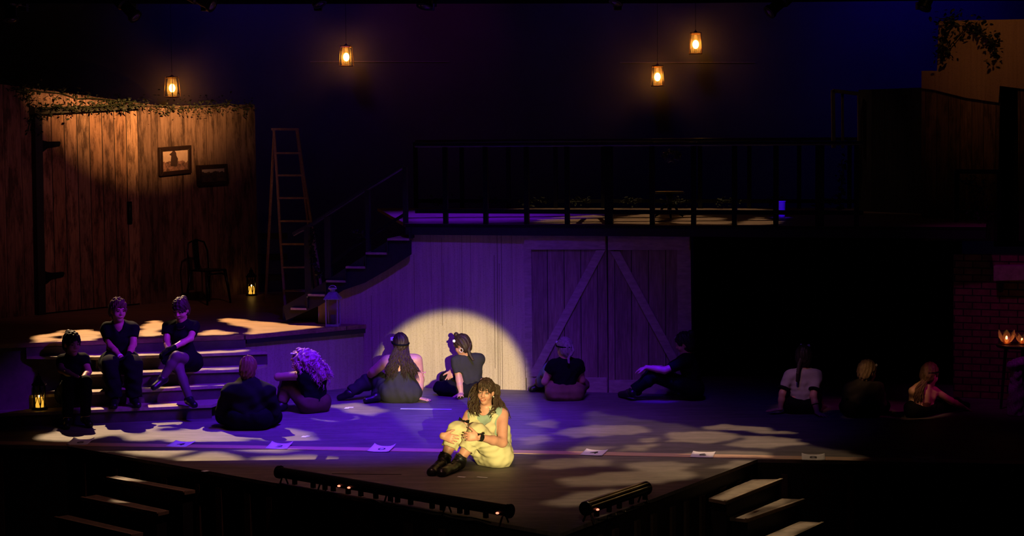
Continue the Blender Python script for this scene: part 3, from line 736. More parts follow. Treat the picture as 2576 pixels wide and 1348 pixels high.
# ----------------------------------------------------------------- staircase from the platform up to the deck
t = thing('deck_staircase', 'black staircase with sloping handrail climbing from the platform to the upper deck', 'staircase', fl_(bp(900, 700), HP))
zs = [HD - .17 * (i + 1) for i in range(7)]
xs = [(980, 1029), (925, 972), (874, 917), (824, 866), (778, 815), (734, 768), (712, 740)]
DEP = .85
for (x0, x1), z in list(zip(xs, zs))[:6]:
    a = bp(x0 - 6, 600, .17); b = bp(x1, 600, .17); a, b = V(a.x, a.y, z), V(b.x, b.y, z)
    MB().prism([a, b, b - bn * DEP, a - bn * DEP], (0, 0, -.024)).build('tread', TREAD, t)
    MB().prism([b - V(0, 0, 0), b - bn * DEP, b - bn * DEP + V(0, 0, .135), b + V(0, 0, .135)], bd * .015).build('riser', BLACKW, t)
sp_ = [(1033, 604), (1033, 640), (975, 678), (915, 712), (862, 730), (800, 770), (720, 806), (712, 770), (770, 738), (824, 704), (875, 670), (926, 637), (980, 604)]
MB().prism([bp(x, y, .13) for x, y in sp_], -bn * .04).build('stringer', BLACKW, t)
MB().prism([p - bn * (DEP + .05) for p in [bp(x, y, .13) for x, y in sp_]], -bn * .04).build('stringer', BLACKW, t)
def stepbox():
    a = at_z(711, 806, HP); b = at_z(800, 806, HP)
    o = MB().prism([V(a.x, a.y, HP), V(b.x, b.y, HP), V(b.x, b.y + .45, HP), V(a.x, a.y + .45, HP)], (0, 0, .165)).build('black_step_box', BLACKW, fr=frame(a), bevel=.006)
    tag(o, 'low black step box at the foot of the deck staircase', 'step')
stepbox()
hr = [bp(738, 590, -.05), bp(787, 563, -.05), bp(918, 478, -.05), bp(1016, 417, -.05)]
for p, q in zip(hr, hr[1:]): MB().beam(p, q, .06, .05).build('handrail', RAILM, t, bevel=.012)
mr = [bp(800, 690, -.05), bp(885, 622, -.05), bp(1016, 540, -.05)]
for p, q in zip(mr, mr[1:]): MB().beam(p, q, .03, .035).build('lower_rail', BLACKM, t)
for x, y0, y1 in ((776, 570, 772), (826, 545, 700), (926, 478, 632), (1020, 420, 568)):
    p, q = bp(x, y0, -.05), bp(x, y1, -.05); MB().box((p + q) / 2, (.08 if x in (776, 826) else .05, .06, abs(p.z - q.z)), BRZ).build('newel_post', BLACKW, t)
garland('ivy_garland', 'dark ivy winding down the newel post of the staircase', [bp(790, 575, .02), bp(783, 620, .02), bp(792, 660, .02), bp(803, 700, .02)], 170, .05, (.02, .02, .03), 31)
garland('ivy_garland', 'small ivy clump halfway up the stair railing', [bp(885, 580, .02), bp(915, 590, .02)], 40, .045, (.03, .02, .03), 32)
# ----------------------------------------------------------------- step ladder
def ladder():
    yb = 24.9; base = at_z(735, 785, HP + .012); y0 = base.y
    Lf = lambda px, py, y: at_y(px, py, y)
    def y_at(py): return y0 + .62 * (787 - py) / (787 - 325)
    t = thing('step_ladder', 'tall worn wooden step ladder behind the staircase', 'ladder', (base.x, base.y + .3, HP))
    left = [(689, 326), (697, 440), (706, 600), (719, 787)]; right = [(748, 326), (764, 440), (783, 556), (818, 787)]
    for side in (left, right):
        pts = [Lf(x, y, y_at(y)) for x, y in side]
        for p, q in zip(pts, pts[1:]): MB().beam(p, q, .028, .07, up=(0, 1, .2)).build('side_rail', LADW, t)
    def xat(side, y):
        for (xa, ya), (xb, yb_) in zip(side, side[1:]):
            if ya <= y <= yb_: return xa + (xb - xa) * (y - ya) / (yb_ - ya)
    for y in (385, 441, 498, 556, 614, 672, 731):
        a, b = Lf(xat(left, y), y, y_at(y)), Lf(xat(right, y), y, y_at(y)); MB().beam(a, b, .09, .022).build('tread', LADW, t)
    a, b = Lf(684, 325, y_at(325) + .04), Lf(751, 325, y_at(325) + .04); MB().beam(a, b, .16, .03).build('top_cap', LADW, t)
    for x, xb in ((690, 668), (747, 800)):
        p = Lf(x, 328, y_at(325) + .10); q = at_y(xb, 770, y_at(325) + .75); q = V(q.x, q.y, HP + .02); MB().beam(p, q, .025, .045).build('back_leg', LADW, t)
ladder()
o = MB().box(at_y(698, 575, 26.2), (.26, .02, .025)).build('x', LADW); bpy.data.objects.remove(o)
# faint rails on the back wall behind the ladder
structure(MB().box(at_y(675, 585, YB - .02), (.55, .03, .02)).box(at_y(675, 637, YB - .02), (.55, .03, .02)).box(at_y(675, 688, YB - .02), (.55, .03, .02)).build('trim_wall_seams', DARKWALL, fr=frame(at_y(675, 640, YB))))
for zpx, x0, x1 in ((155, 780, 1130), (157, 1560, 1900)):
    structure(MB().beam(at_y(x0, zpx, YB - .005), at_y(x1, zpx, YB - .005), .012, .014).build('trim_wall_joint', M_plain('joint', (.2, .15, .17), .8), fr=frame(at_y(x0, zpx, YB))))
# ----------------------------------------------------------------- the dark side with the tall house wall
R0, R1 = at_z(2318, 596, HD), at_z(2620, 606, HD)
R0 = V(R0.x, 24.2, HD); R1 = V(at_y(2640, 600, 22.6).x, 22.6, HD)
rd = (R1 - R0).normalized(); rn = V(rd.y, -rd.x, 0); RRZ = math.atan2(rd.y, rd.x)
def rp(px, py, off=0.0): return at_plane(px, py, R0, R1, off)
RF = frame(R0, RRZ)
HOUSE = M_planks('house_planks', .15, [(.26, .13, .07), (.17, .085, .05), (.30, .15, .085), (.13, .065, .04)], stain=.7, seed=21, drip=.4)
HOUSET = M_barn('house_plaster', (.42, .215, .105), 31, .8)
x0_ = rp(2318, 500)
structure(MB().prism([rp(2318, 178, .03), rp(2357, 178, .03), rp(2361, 52, .03), rp(2640, 47, .03), rp(2640, 232, .03), rp(2515, 216, .03), rp(2512, 258, .03), rp(2430, 246, .03), rp(2350, 226, .03), rp(2318, 222, .03)], -rn * .05).build('wall_right_upper', HOUSET, fr=RF))
structure(MB().prism([rp(2318, 218), rp(2516, 218), rp(2508, 606), rp(2318, 606)], -rn * .03).build('wall_right', HOUSE, fr=RF))
structure(MB().prism([rp(2560, 215), rp(2650, 215), rp(2650, 606), rp(2563, 606)], -rn * .03).build('wall_right_jamb', HOUSE, fr=RF))
garland('ivy_garland', 'dark ivy hanging over the top corner of the tall house wall', [rp(2362, 50, .06), rp(2400, 55, .06), rp(2372, 90, .06), rp(2365, 150, .06), rp(2440, 60, .06), rp(2470, 75, .06), rp(2500, 110, .06), rp(2505, 140, .06)], 420, .055, (.07, .02, .07), 51)
structure(MB().prism([rp(2500, 205, -.5), rp(2680, 205, -.5), rp(2680, 620, -.5), rp(2500, 620, -.5)], -rn * .04).build('black_sheet_doorway', BLACKF, fr=RF))  # black sheet added so the doorway stays dark
def winframe():
    y = 25.2; P = lambda x, yy: at_y(x, yy, y)
    o = MB().beam(P(2095, 228), P(2160, 236), .05, .045).beam(P(2095, 226), P(2097, 372), .05, .045).beam(P(2160, 234), P(2161, 372), .05, .03).beam(P(2119, 232), P(2120, 372), .03, .03)
    o = o.build('window_1', M_plain('window_trim', (.20, .15, .115), .7, var=.2), fr=frame(P(2128, 372))); structure(o)
winframe()
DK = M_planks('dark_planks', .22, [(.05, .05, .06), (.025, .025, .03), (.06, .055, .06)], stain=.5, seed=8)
a_, b_ = at_y(2160, 600, 25.3), at_y(2330, 600, 24.4)
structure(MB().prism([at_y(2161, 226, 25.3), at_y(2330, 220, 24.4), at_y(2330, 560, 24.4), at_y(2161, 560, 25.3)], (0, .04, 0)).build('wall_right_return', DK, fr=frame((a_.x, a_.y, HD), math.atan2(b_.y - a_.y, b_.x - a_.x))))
ra, rb = at_y(2405, 566, 22.5), at_y(2512, 566, 22.2); ra, rb = V(ra.x, ra.y, HD), V(rb.x, rb.y, HD)
def raillike():
    t = thing('balcony_rail', 'short black balcony rail across the doorway of the tall house wall', 'railing', ra)
    zt = at_y(2410, 431, 22.5).z
    MB().beam(V(ra.x, ra.y, zt), V(rb.x, rb.y, zt), .05, .05).build('top_rail', BLACKM, t)
    for f in (0, 1): p = ra.lerp(rb, f); MB().box(V(p.x, p.y, (zt + HD) / 2), (.05, .05, zt - HD)).build('post', BLACKM, t)
    MB().beam(V(ra.x, ra.y, HD + .12), V(rb.x, rb.y, HD + .12), .04, .04).build('bottom_rail', BLACKM, t)
raillike()
garland('ivy_garland', 'dark ivy filling the short balcony rail on the tall house side', [at_y(2430, 450, 22.2), at_y(2465, 480, 22.15), at_y(2450, 520, 22.15), at_y(2480, 545, 22.1)], 260, .045, (.06, .02, .05), 52)
garland('ivy_garland', 'dark ivy climbing the end post of the front deck railing', [at_plane(2122, 400, E0, E1, -.1), at_plane(2118, 450, E0, E1, -.1), at_plane(2112, 500, E0, E1, -.1), at_plane(2116, 528, E0, E1, -.1)], 150, .045, (.03, .02, .03), 53)
# black sheet added for the dark void under the deck
structure(MB().prism([at_y(1745, 1000, 24.0), at_y(2420, 1000, 24.0), at_y(2420, 560, 24.0), at_y(1745, 560, 24.0)], (0, .05, 0)).build('black_sheet_under_deck', BLACKF, fr=frame(at_y(1745, 1000, 24.0))))
# brick corner with the mantel
K0 = V(at_y(2400, 900, 22.0).x, 22.0, 0); K1 = V(at_y(2640, 900, 21.6).x, 21.6, 0)
def kp(px, py, off=0.0): return at_plane(px, py, K0, K1, off)
KRZ = math.atan2(K1.y - K0.y, K1.x - K0.x); kn = V(math.sin(KRZ), -math.cos(KRZ), 0)
structure(MB().prism([fl_(kp(2399, 900)), fl_(kp(2650, 900)), kp(2650, 640), kp(2399, 640)], -kn * .08).build('wall_brick', BRICK, fr=frame(K0, KRZ)))
ms = thing('mantel_shelf', 'thick wooden mantel beam on the dim brick wall', 'shelf', kp(2560, 705), KRZ)
MB().prism([kp(2499, 668, .18), kp(2650, 666, .18), kp(2650, 704, .18), kp(2499, 707, .18)], -kn * .16).build('beam', M_plain('mantel', (.34, .24, .2), .7, var=.25), ms, bevel=.008)
MB().prism([kp(2512, 707, .12), kp(2526, 707, .12), kp(2522, 735, .03), kp(2512, 735, .03)], kn * -.02).build('bracket', BLACKW, ms)
# side table by the brick wall with petal candle holders
tz = .62; tc = at_y(2565, 866, 21.0); tz = tc.z
tt = thing('round_side_table', 'small dark table beneath the petal candle holders by the brick wall', 'table', (tc.x, tc.y, 0))
MB().lathe((tc.x, tc.y, tz - .03), [(.24, 0), (.25, .012), (.25, .022), (.24, .03)], 32).build('table_top', BLACKW, tt)
for i in range(3):
    a = i * 2.094 + .5; MB().tube([(tc.x + math.cos(a) * .15, tc.y + math.sin(a) * .15, tz - .03), (tc.x + math.cos(a) * .2, tc.y + math.sin(a) * .2, 0)], [.02, .014], 8).build('leg', BLACKW, tt)
PETAL = M_glass('smoked_petal_glass', (.75, .3, .3), .45, .55, .3)
def petal_holder(px, py, sc, label, seed):
    c = at_y(px, py, 21.0); c = V(c.x, c.y, tz)
    t = thing('candle_holder', label, 'candle holder', c, .2 * seed, 'petal candle holders on the side table')
    MB().lathe(c, [(.05 * sc, 0), (.055 * sc, .008), (.02 * sc, .012)], 20).build('base', BRASS, t)
    MB().lathe(c + V(0, 0, .01), [(.022 * sc, 0), (.022 * sc, .045 * sc), (.012, .05 * sc)], 14).build('candle', WAX, t)
    for i in range(6):
        a = i * math.pi / 3 + .3 * seed; u = V(math.cos(a), math.sin(a), 0); w = V(-u.y, u.x, 0)
        prof = [(.02, .01, .02), (.055, .035, .04), (.085, .08, .05), (.10, .13, .035), (.105, .165, .004)]
        vs = []; fs = []
        for r, z, hw in prof:
            for k in (-1, 0, 1): vs.append(c + u * (r - abs(k) * .012) * sc + w * hw * k * sc + V(0, 0, z * sc))
        for q in range(len(prof) - 1):
            for k in range(2): fs.append((q * 3 + k, q * 3 + k + 1, q * 3 + 4 + k, q * 3 + 3 + k))
        MB().add(vs, fs).build('petal', PETAL, t, smooth=True)
    MB().ball(c + V(0, 0, .075 * sc), .012 * sc, 8, (1, 1, 2)).build('flame', FLAME, t, smooth=True)
petal_holder(2532, 864, .95, 'larger petal candle holder glowing amber on the small side table', 1)
petal_holder(2571, 858, .7, 'smaller petal candle holder at the frame edge of the small side table', 3)
c = at_y(2560, 915, 20.6)
sh = [ell((c.x, c.y, c.z), (.10, .07, .05)), ell((c.x - .05, c.y, c.z - .02), (.07, .06, .04)), ell((c.x + .06, c.y, c.z + .03), (.05, .05, .06)), cap((c.x, c.y + .02, c.z), (c.x, c.y + .03, .02), .06, .10)]
o = link_mesh('draped_shawl', sdf_mesh('draped_shawl', sh, k=.03, vox=.008, floor=0, disp=folds(.008, 60, 3)), M_plain('violet_sequins', (.5, .16, .5), .35, var=.5, scale=60), fr=frame((c.x, c.y, 0)), smooth=True)
tag(o, 'glittering shawl draped over a stool below the petal candle holders', 'shawl')
# ----------------------------------------------------------------- steps down into the house
def apron_steps(name, label, quads):
    pts0 = [at_z(x, y, -.16) for x, y in quads[0]]
    c = sum(pts0, V(0, 0, 0)) / 4; t = thing(name, label, 'staircase', (c.x, c.y, -1.05))
    for i, q in enumerate(quads):
        z = -.16 * (i + 1); pts = [at_z(x, y, z) for x, y in q]
        MB().prism(pts, (0, 0, -.03)).build('tread', M_plain('apron_tread', (.20, .155, .105), .6, var=.25, scale=12), t)
        cc = sum(pts, V(0, 0, 0)) / 4
        q2 = [cc.lerp(p, .94) - V(0, 0, .031) for p in pts]
        MB().prism(q2, (0, 0, -(1.05 + z) + .035)).build('step_block', BLACKW, t)
        a, b = (pts[0], pts[3]) if len(q) == 4 else (pts[0], pts[-1])
        MB().beam(a + V(0, 0, .002), b + V(0, 0, .002), .03, .012).build('nosing', M_plain('nosing', (.30, .22, .14), .45), t)
apron_steps('apron_steps', 'black steps off the stage lip below the long light bar, edges faintly blue', [[(269, 1201), (293, 1196), (491, 1232), (464, 1237)], [(205, 1251), (243, 1244), (425, 1284), (398, 1290)], [(139, 1301), (170, 1295), (360, 1339), (333, 1345)]])
apron_steps('apron_steps', 'steps off the stage lip near the short light bar, treads catching amber light', [[(1825, 1261), (1783, 1253), (1890, 1205), (1966, 1205)], [(1878, 1306), (1836, 1301), (1955, 1253), (2022, 1256)], [(1950, 1370), (1897, 1360), (2012, 1311), (2070, 1314)]])
# ----------------------------------------------------------------- strip light bars at the lip
def light_bar(name, label, p0, p1, zc, legs, leds, fins, mat, seed):
    a, b = at_z(*p0, zc), at_z(*p1, zc); d = (b - a).normalized(); n = V(d.y, -d.x, 0)
    if n.y > 0: n = -n
    rz = math.atan2(d.y, d.x); c = (a + b) / 2; L = (b - a).length
    t = thing(name, label, 'stage light', (c.x, c.y, 0), rz)
    MB().tube([a, b], .048, 16).build('housing', BLACKM, t, smooth=False)
    for ang in (.4, 1.0, 1.6, 2.2) if fins else ():
        o = n * math.cos(ang) * .052 + V(0, 0, math.sin(ang) * .052); MB().beam(a + o, b + o, .02, .012).build('cooling_fin', mat, t)
    for e, s in ((a, 1), (b, -1)):
        MB().lathe(e, [(.058, -.012), (.058, .012)], 16, axis=d).build('end_cap', BLACKM, t)
    for f in legs:
        p = a.lerp(b, f)
        for s in (-1, 1):
            MB().tube([p, p + n * s * .05 + V(0, 0, -zc + .004)], .008, 6).build('foot', BLACKM, t)
    rnd = random.Random(seed)
    for f in np.linspace(.1, .92, max(3, int(L / .17))):
        p = a.lerp(b, f + rnd.uniform(-.02, .02)) + n * .03
        MB().box(p + V(0, 0, -.055), (.035, .03, .05), rz).build('clamp', BLACKM, t)
    for f in leds:
        p = a.lerp(b, f) + n * .05 + V(0, 0, -.02); MB().ball(p, .011, 8, (1.3, 1, .8)).build('indicator', REDLED, t, smooth=True)
    cb = [a.lerp(b, f) + n * (.06 + .02 * math.sin(f * 40)) + V(0, 0, -zc + .008 + .012 * max(0, math.sin(f * 31))) for f in np.linspace(.12, .95, 40)]
    MB().tube(cb, .005, 5).build('cable', BLACKM, t)
light_bar('strip_light', 'long black strip light on feet along the stage lip, small red indicators', (703, 1187), (1281, 1285), .11, (.02, .2, .5, .75, .98), (.30, .345, .97), False, ALU, 1)
light_bar('strip_light', 'short strip light on the other stage lip, amber gleam on its ribbed housing', (1474, 1279), (1624, 1228), .12, (.04, .96), (.1,), True, M_plain('gold_fin', (.55, .42, .22), .3, .9), 2)
pb = at_z(1081, 1330, -.25)
o = MB().lathe((pb.x, pb.y, -1.05), [(.03, 0), (.03, .7), (.02, .71), (.045, .74), (.05, .78), (.03, .82), (.004, .83)], 14).build('knob_post', M_plain('pale_post', (.26, .24, .16), .6), fr=frame((pb.x, pb.y, -1.05)), smooth=True)
tag(o, 'pale round-topped post standing in the pit below the long strip light', 'post')
# ----------------------------------------------------------------- number line on the floor
def rib(p, q, w, z=.001, th=.003):
    d = (q - p).normalized(); n = V(-d.y, d.x, 0) * w / 2
    return MB().prism([p + n + V(0, 0, z), p - n + V(0, 0, z), q - n + V(0, 0, z), q + n + V(0, 0, z)], (0, 0, th))
s0, s1, s2 = at_z(-200, 1111, 0), at_z(1300, 1137, 0), at_z(2750, 1168, 0)
m = MB()
for p, q in ((s0, s1), (s1, s2)):
    d = (q - p).normalized(); n = V(-d.y, d.x, 0) * .09
    m.prism([p + n + V(0, 0, .001), p - n + V(0, 0, .001), q - n + V(0, 0, .001), q + n + V(0, 0, .001)], (0, 0, .004))
o = m.build('floor_strip', TAPE, fr=frame(s1)); tag(o, 'long tan strip laid across the front of the stage floor under the number sheets', 'strip')
def text_mesh(body, size):
    cu = bpy.data.curves.new('digits', 'FONT'); cu.body = body; cu.size = size; cu.align_x = 'CENTER'; cu.align_y = 'CENTER'; cu.extrude = .0006
    o = bpy.data.objects.new('digits', cu); COL.objects.link(o); bpy.context.view_layer.update()
    me = bpy.data.meshes.new_from_object(o.evaluated_get(bpy.context.evaluated_depsgraph_get())); bpy.data.objects.remove(o); return me
def sheet(px, py, num, ang, curl, label):
    c = at_z(px, py, .0055); d = (s2 - s0).normalized(); rz = math.atan2(d.y, d.x) + ang
    t = thing('number_sheet', label, 'paper', (c.x, c.y, .0055), rz, 'number sheets along the floor strip')
    M = ROOTS[t.name]; nx, ny = 8, 6; w, h = .215, .28; vs = []; fs = []
    hz = lambda u, v: .001 + curl * (abs(u) ** 3 * (.6 + .4 * v) + .3 * max(0, v) ** 3) * .03
    for j in range(ny + 1):
        for i in range(nx + 1):
            u, v = i / nx * 2 - 1, j / ny * 2 - 1; vs.append(M @ V(u * w / 2, v * h / 2, hz(u, v)))
    for j in range(ny):
        for i in range(nx): k = j * (nx + 1) + i; fs.append((k, k + 1, k + nx + 2, k + nx + 1))
    o = MB().add(vs, fs).build('page', PAPER, t, smooth=True)
    o.modifiers.new('thick', 'SOLIDIFY').thickness = .0006
    me = text_mesh(num, .16 if len(num) == 1 else .12); me.transform(M @ Matrix.Translation((0, 0, .0035)))
    link_mesh('printed_number', me, INK, t)
sheet(203, 1113, '6', .1, .9, 'curled violet-lit number sheet in the shadow before the steps')
sheet(455, 1118, '4', -.05, .5, 'violet-lit number sheet on the lit floor before the crossed-leg sitter')
sheet(703, 1123, '2', .05, .8, 'violet-lit number sheet before the man in the dark jacket')
sheet(960, 1130, '0', -.03, .9, 'number sheet with a zero, beside the woman in yellow')
sheet(1495, 1139, '4', -.1, .4, 'pale number sheet on the strip just beyond the woman in yellow')
sheet(1768, 1144, '6', -.04, .3, 'number sheet on the strip near the top of the amber-lit steps')
sheet(2046, 1151, '8', .02, .5, 'half-shaded number sheet on the strip below the braid-haired sitter')
sheet(2323, 1157, '10', .03, .6, 'dim number sheet at the dark end of the strip')
def spike(name, pts, w, label):
    m = MB()
    for p, q in zip(pts, pts[1:]):
        p, q = at_z(*p, 0), at_z(*q, 0); d = (q - p).normalized(); n = V(-d.y, d.x, 0) * w / 2
        m.prism([p + n + V(0, 0, .001), p - n + V(0, 0, .001), q - n + V(0, 0, .001), q + n + V(0, 0, .001)], (0, 0, .002))
    tag(m.build(name, MARK, fr=frame(at_z(*pts[0], 0))), label, 'tape mark')
spike('tape_mark', [(1008, 1028), (1136, 1030)], .05, 'long pale tape line on the floor behind the woman in yellow')
spike('tape_mark', [(871, 1028), (875, 1025), (889, 1025)], .05, 'short bent tape mark below the long-haired woman')
spike('tape_mark', [(763, 1100), (768, 1097), (776, 1098)], .05, 'tiny pale tape mark beside the curly-haired sitter')
spike('tape_mark', [(1152, 1199), (1170, 1201)], .03, 'worn tape fleck in front of the black boots')
spike('tape_mark', [(1200, 1200), (1226, 1202)], .03, 'worn tape fleck in front of the seated yellow trousers')
spike('tape_mark', [(512, 1184), (521, 1186)], .06, 'bright tape tab on the stage lip near the steps')
spike('floor_seam', [(835, 1192), (1010, 1194)], .012, 'faint seam in the floor paint by the long strip light')
bpy.data.objects['floor_seam'].data.materials[0] = BLACKF
# ----------------------------------------------------------------- overhead pipe and lamps
pp = [at_y(-120, -4, 24.0), at_y(2700, -10, 24.0)]
o = MB().tube(pp, .055, 14).build('lighting_pipe', BLACKM, fr=frame(pp[0]), smooth=True); tag(o, 'black lighting pipe spanning the top of the stage', 'pipe')
structure(MB().prism([at_y(-150, -60, 23.6), at_y(2750, -60, 23.6), at_y(2750, -3, 23.6), at_y(1700, 8, 23.6), at_y(600, 10, 23.6), at_y(-150, 8, 23.6)], (0, .03, 0)).build('trim_black_border', BLACKF, fr=frame(at_y(0, 0, 23.6))))
LENSM = M_plain('lamp_lens', (.05, .05, .06), .08, 0, spec=.8)
def stage_lamp(px, py, dx, dy, L, r, label):
    """px, py: the lens end; dx, dy: from the lens back to the cap in the picture plane (metres)"""
    e = at_y(px, py, 23.3); bk = V(dx, .35, dy).normalized()
    t = thing('spotlight', label, 'stage light', e + bk * L * .5, 0, 'black lamps on the lighting pipe')
    q = e
    MB().lathe(q, [(r * 1.02, 0), (r * 1.02, L * .1), (r * .8, L * .13), (r * .8, L * .5), (r * 1.05, L * .55), (r * 1.05, L * .92), (r * .6, L)], 20, axis=bk).build('barrel', BLACKM, t)
    br_ = [c for c in t.children if c.name.startswith('barrel')][0]
    MB().lathe(q + bk * .004, [(r * .86, 0), (r * .5, -.012), (.003, -.018)], 18, axis=bk).build('lens', LENSM, br_, smooth=True)
    s = bk.cross(V(0, 0, 1)).normalized(); mid = q + bk * L * .6; top = V(mid.x, 24.0, pp[0].lerp(pp[1], (mid.x - pp[0].x) / (pp[1].x - pp[0].x)).z - .115)
    for k in (-1, 1):
        MB().beam(mid + s * r * 1.12 * k, top + s * r * .7 * k, .03, .006).build('yoke_arm', BLACKM, t)
    MB().box(top, (.09, .12, .09)).build('clamp', BLACKM, t)
    MB().tube([mid + s * r * 1.1, mid + s * (r * 1.1 + .035)], .014, 8).build('lock_knob', ALU, t)
stage_lamp(28, 52, -.1, 1, .34, .085, 'lamp on the pipe nearest the outer cabin wall corner')
stage_lamp(342, 44, -.75, .8, .42, .085, 'lamp tilted diagonally on the pipe above the cabin door')
stage_lamp(535, 15, -.9, .5, .40, .085, 'lamp just showing on the pipe above the cabin wall end')
stage_lamp(805, 12, -.4, .9, .40, .085, 'lamp just showing on the pipe near the lone hanging lantern')
stage_lamp(1068, 18, .2, 1, .40, .10, 'lamp with a broad nose on the middle of the pipe')
stage_lamp(1548, 8, .3, 1, .40, .08, 'lamp barely showing on the pipe beside the paired lanterns')
stage_lamp(1934, 32, .85, .7, .42, .085, 'lamp tilted away on the pipe past the highest lantern')
stage_lamp(2324, 22, .5, 1, .40, .08, 'lamp on the pipe beside the tall house wall')
# ================================================================= PEOPLE
def M_skin(name, col):
    k = NT(name); f = k.noise(k.coord(), 18, 4); c = Vector(col)
    k.base(k.ramp(f, [(.3, (c.x * .93, c.y * .86, c.z * .84)), (.7, (c.x * 1.04, c.y * 1.05, c.z * 1.05))])); k.rough(.48, .4)
    return k.m
def M_cloth(name, col, rough=.85, var=.15, weave=90):
    k = NT(name); f = k.noise(k.coord(), 7, 4); w = k.noise(k.coord((weave, weave, weave)), 1.0, 2); c = Vector(col)
    k.base(k.ramp(f, [(.3, tuple(c * (1 - var))), (.7, tuple(c * (1 + var)))])); k.rough(rough, .08); k.bump(w, .15, .003); return k.m
def M_hair(name, col):
    k = NT(name); f = k.noise(k.coord((70, 70, 9)), 1.0, 4, .7); c = Vector(col)
    k.base(k.ramp(f, [(.3, tuple(c * .45)), (.7, tuple(c * 1.5))])); k.rough(.55, .25); k.bump(f, .4, .004); return k.m
SKIN = M_skin('skin', (.50, .24, .18)); SKINB = M_skin('skin_tan', (.50, .28, .18))
BLK = M_cloth('black_jersey', (.0045, .0042, .005)); BLK2 = M_cloth('charcoal_jersey', (.030, .028, .028)); BLKT = M_cloth('black_twill', (.008, .007, .008))
LEATH = M_plain('black_leather', (.012, .011, .010), .35, var=.3, scale=30, bump=.2)
YEL = M_cloth('yellow_gauze', (.52, .45, .27), .8, .06); SAGE = M_cloth('sage_jersey', (.24, .30, .235)); KHAKI = M_cloth('khaki_twill', (.21, .135, .065)); BROWNT = M_cloth('brown_twill', (.10, .06, .035))
LILAC = M_cloth('lilac_jersey', (.30, .25, .27)); DENIM = M_cloth('washed_denim', (.20, .21, .34))
H_DARK = M_hair('dark_brown_hair', (.032, .016, .010)); H_BLACK = M_hair('near_black_hair', (.02, .013, .01)); H_RED = M_hair('auburn_hair', (.16, .065, .03)); H_CURL = M_hair('brown_curls', (.42, .15, .24)); H_FAIR = M_hair('fair_hair', (.19, .12, .07)); H_ASH = M_hair('ash_hair', (.26, .20, .18)); H_BR = M_hair('brown_hair', (.10, .052, .028))
WHITE = M_plain('white_petal', (.8, .78, .76), .5, var=.06); LIP = M_plain('lips', (.42, .10, .075), .4, var=.1); TEETH = M_plain('teeth', (.75, .70, .6), .3, var=.04); EYEW = M_plain('eye_white', (.7, .66, .6), .25, var=.04); IRIS = M_plain('iris', (.02, .012, .008), .15); MOUTH = M_plain('mouth_inside', (.09, .015, .015), .5); PEARL = M_plain('pearl', (.85, .78, .66), .15, .3)
PEOPLE = {}
def hand(wr, fdir, pn, side, s=1.0, curl=.3, spread=.13, thumb=.8, tag='hand'):
    f = unit(fdir); pn = unit(np.array(pn) - f * np.dot(pn, f)); lat = np.cross(f, pn) * side
    w = np.array(wr, dtype=float); pr = []
    fl = (pn, .5)
    for o in (.020, -.018):
        pr.append(cap(w + lat * o * .55 * s, w + (f * .078 + lat * o) * s, .021 * s, .024 * s, fl, tag, .012))
    pr.append(cap(w, w + f * .07 * s, .022 * s, .026 * s, fl, tag, .012))
    for i, L in enumerate((.066, .074, .069, .054)):
        o = .031 - .0205 * i; a = (1.5 - i) * spread
        d = unit(f * math.cos(a) + lat * math.sin(a)); p = w + (f * (.084 - .004 * abs(i - 1.2)) + lat * o) * s; r = (.0090 - .0006 * max(0, i - 1)) * s
        c = curl * (1 + .08 * i); ang = c * .5
        for seg, (q, rr) in enumerate(((.46, 1), (.31, .9), (.25, .8))):
            dd = d * math.cos(ang) + pn * math.sin(ang); e = p + dd * L * q * s
            pr.append(cap(p, e, r * rr, r * (rr - .1), None, tag, .006)); p = e; ang += c
    p = w + (f * .022 + lat * .022) * s; d = unit(f * .75 + lat * thumb + pn * .25)
    for L, r0, r1, b in ((.036, .014, .0115, 0), (.030, .0112, .0098, .25), (.026, .0098, .0075, .3)):
        d = unit(d + f * b * .6); e = p + d * L * s; pr.append(cap(p, e, r0 * s, r1 * s, None, tag, .01)); p = e
    return pr
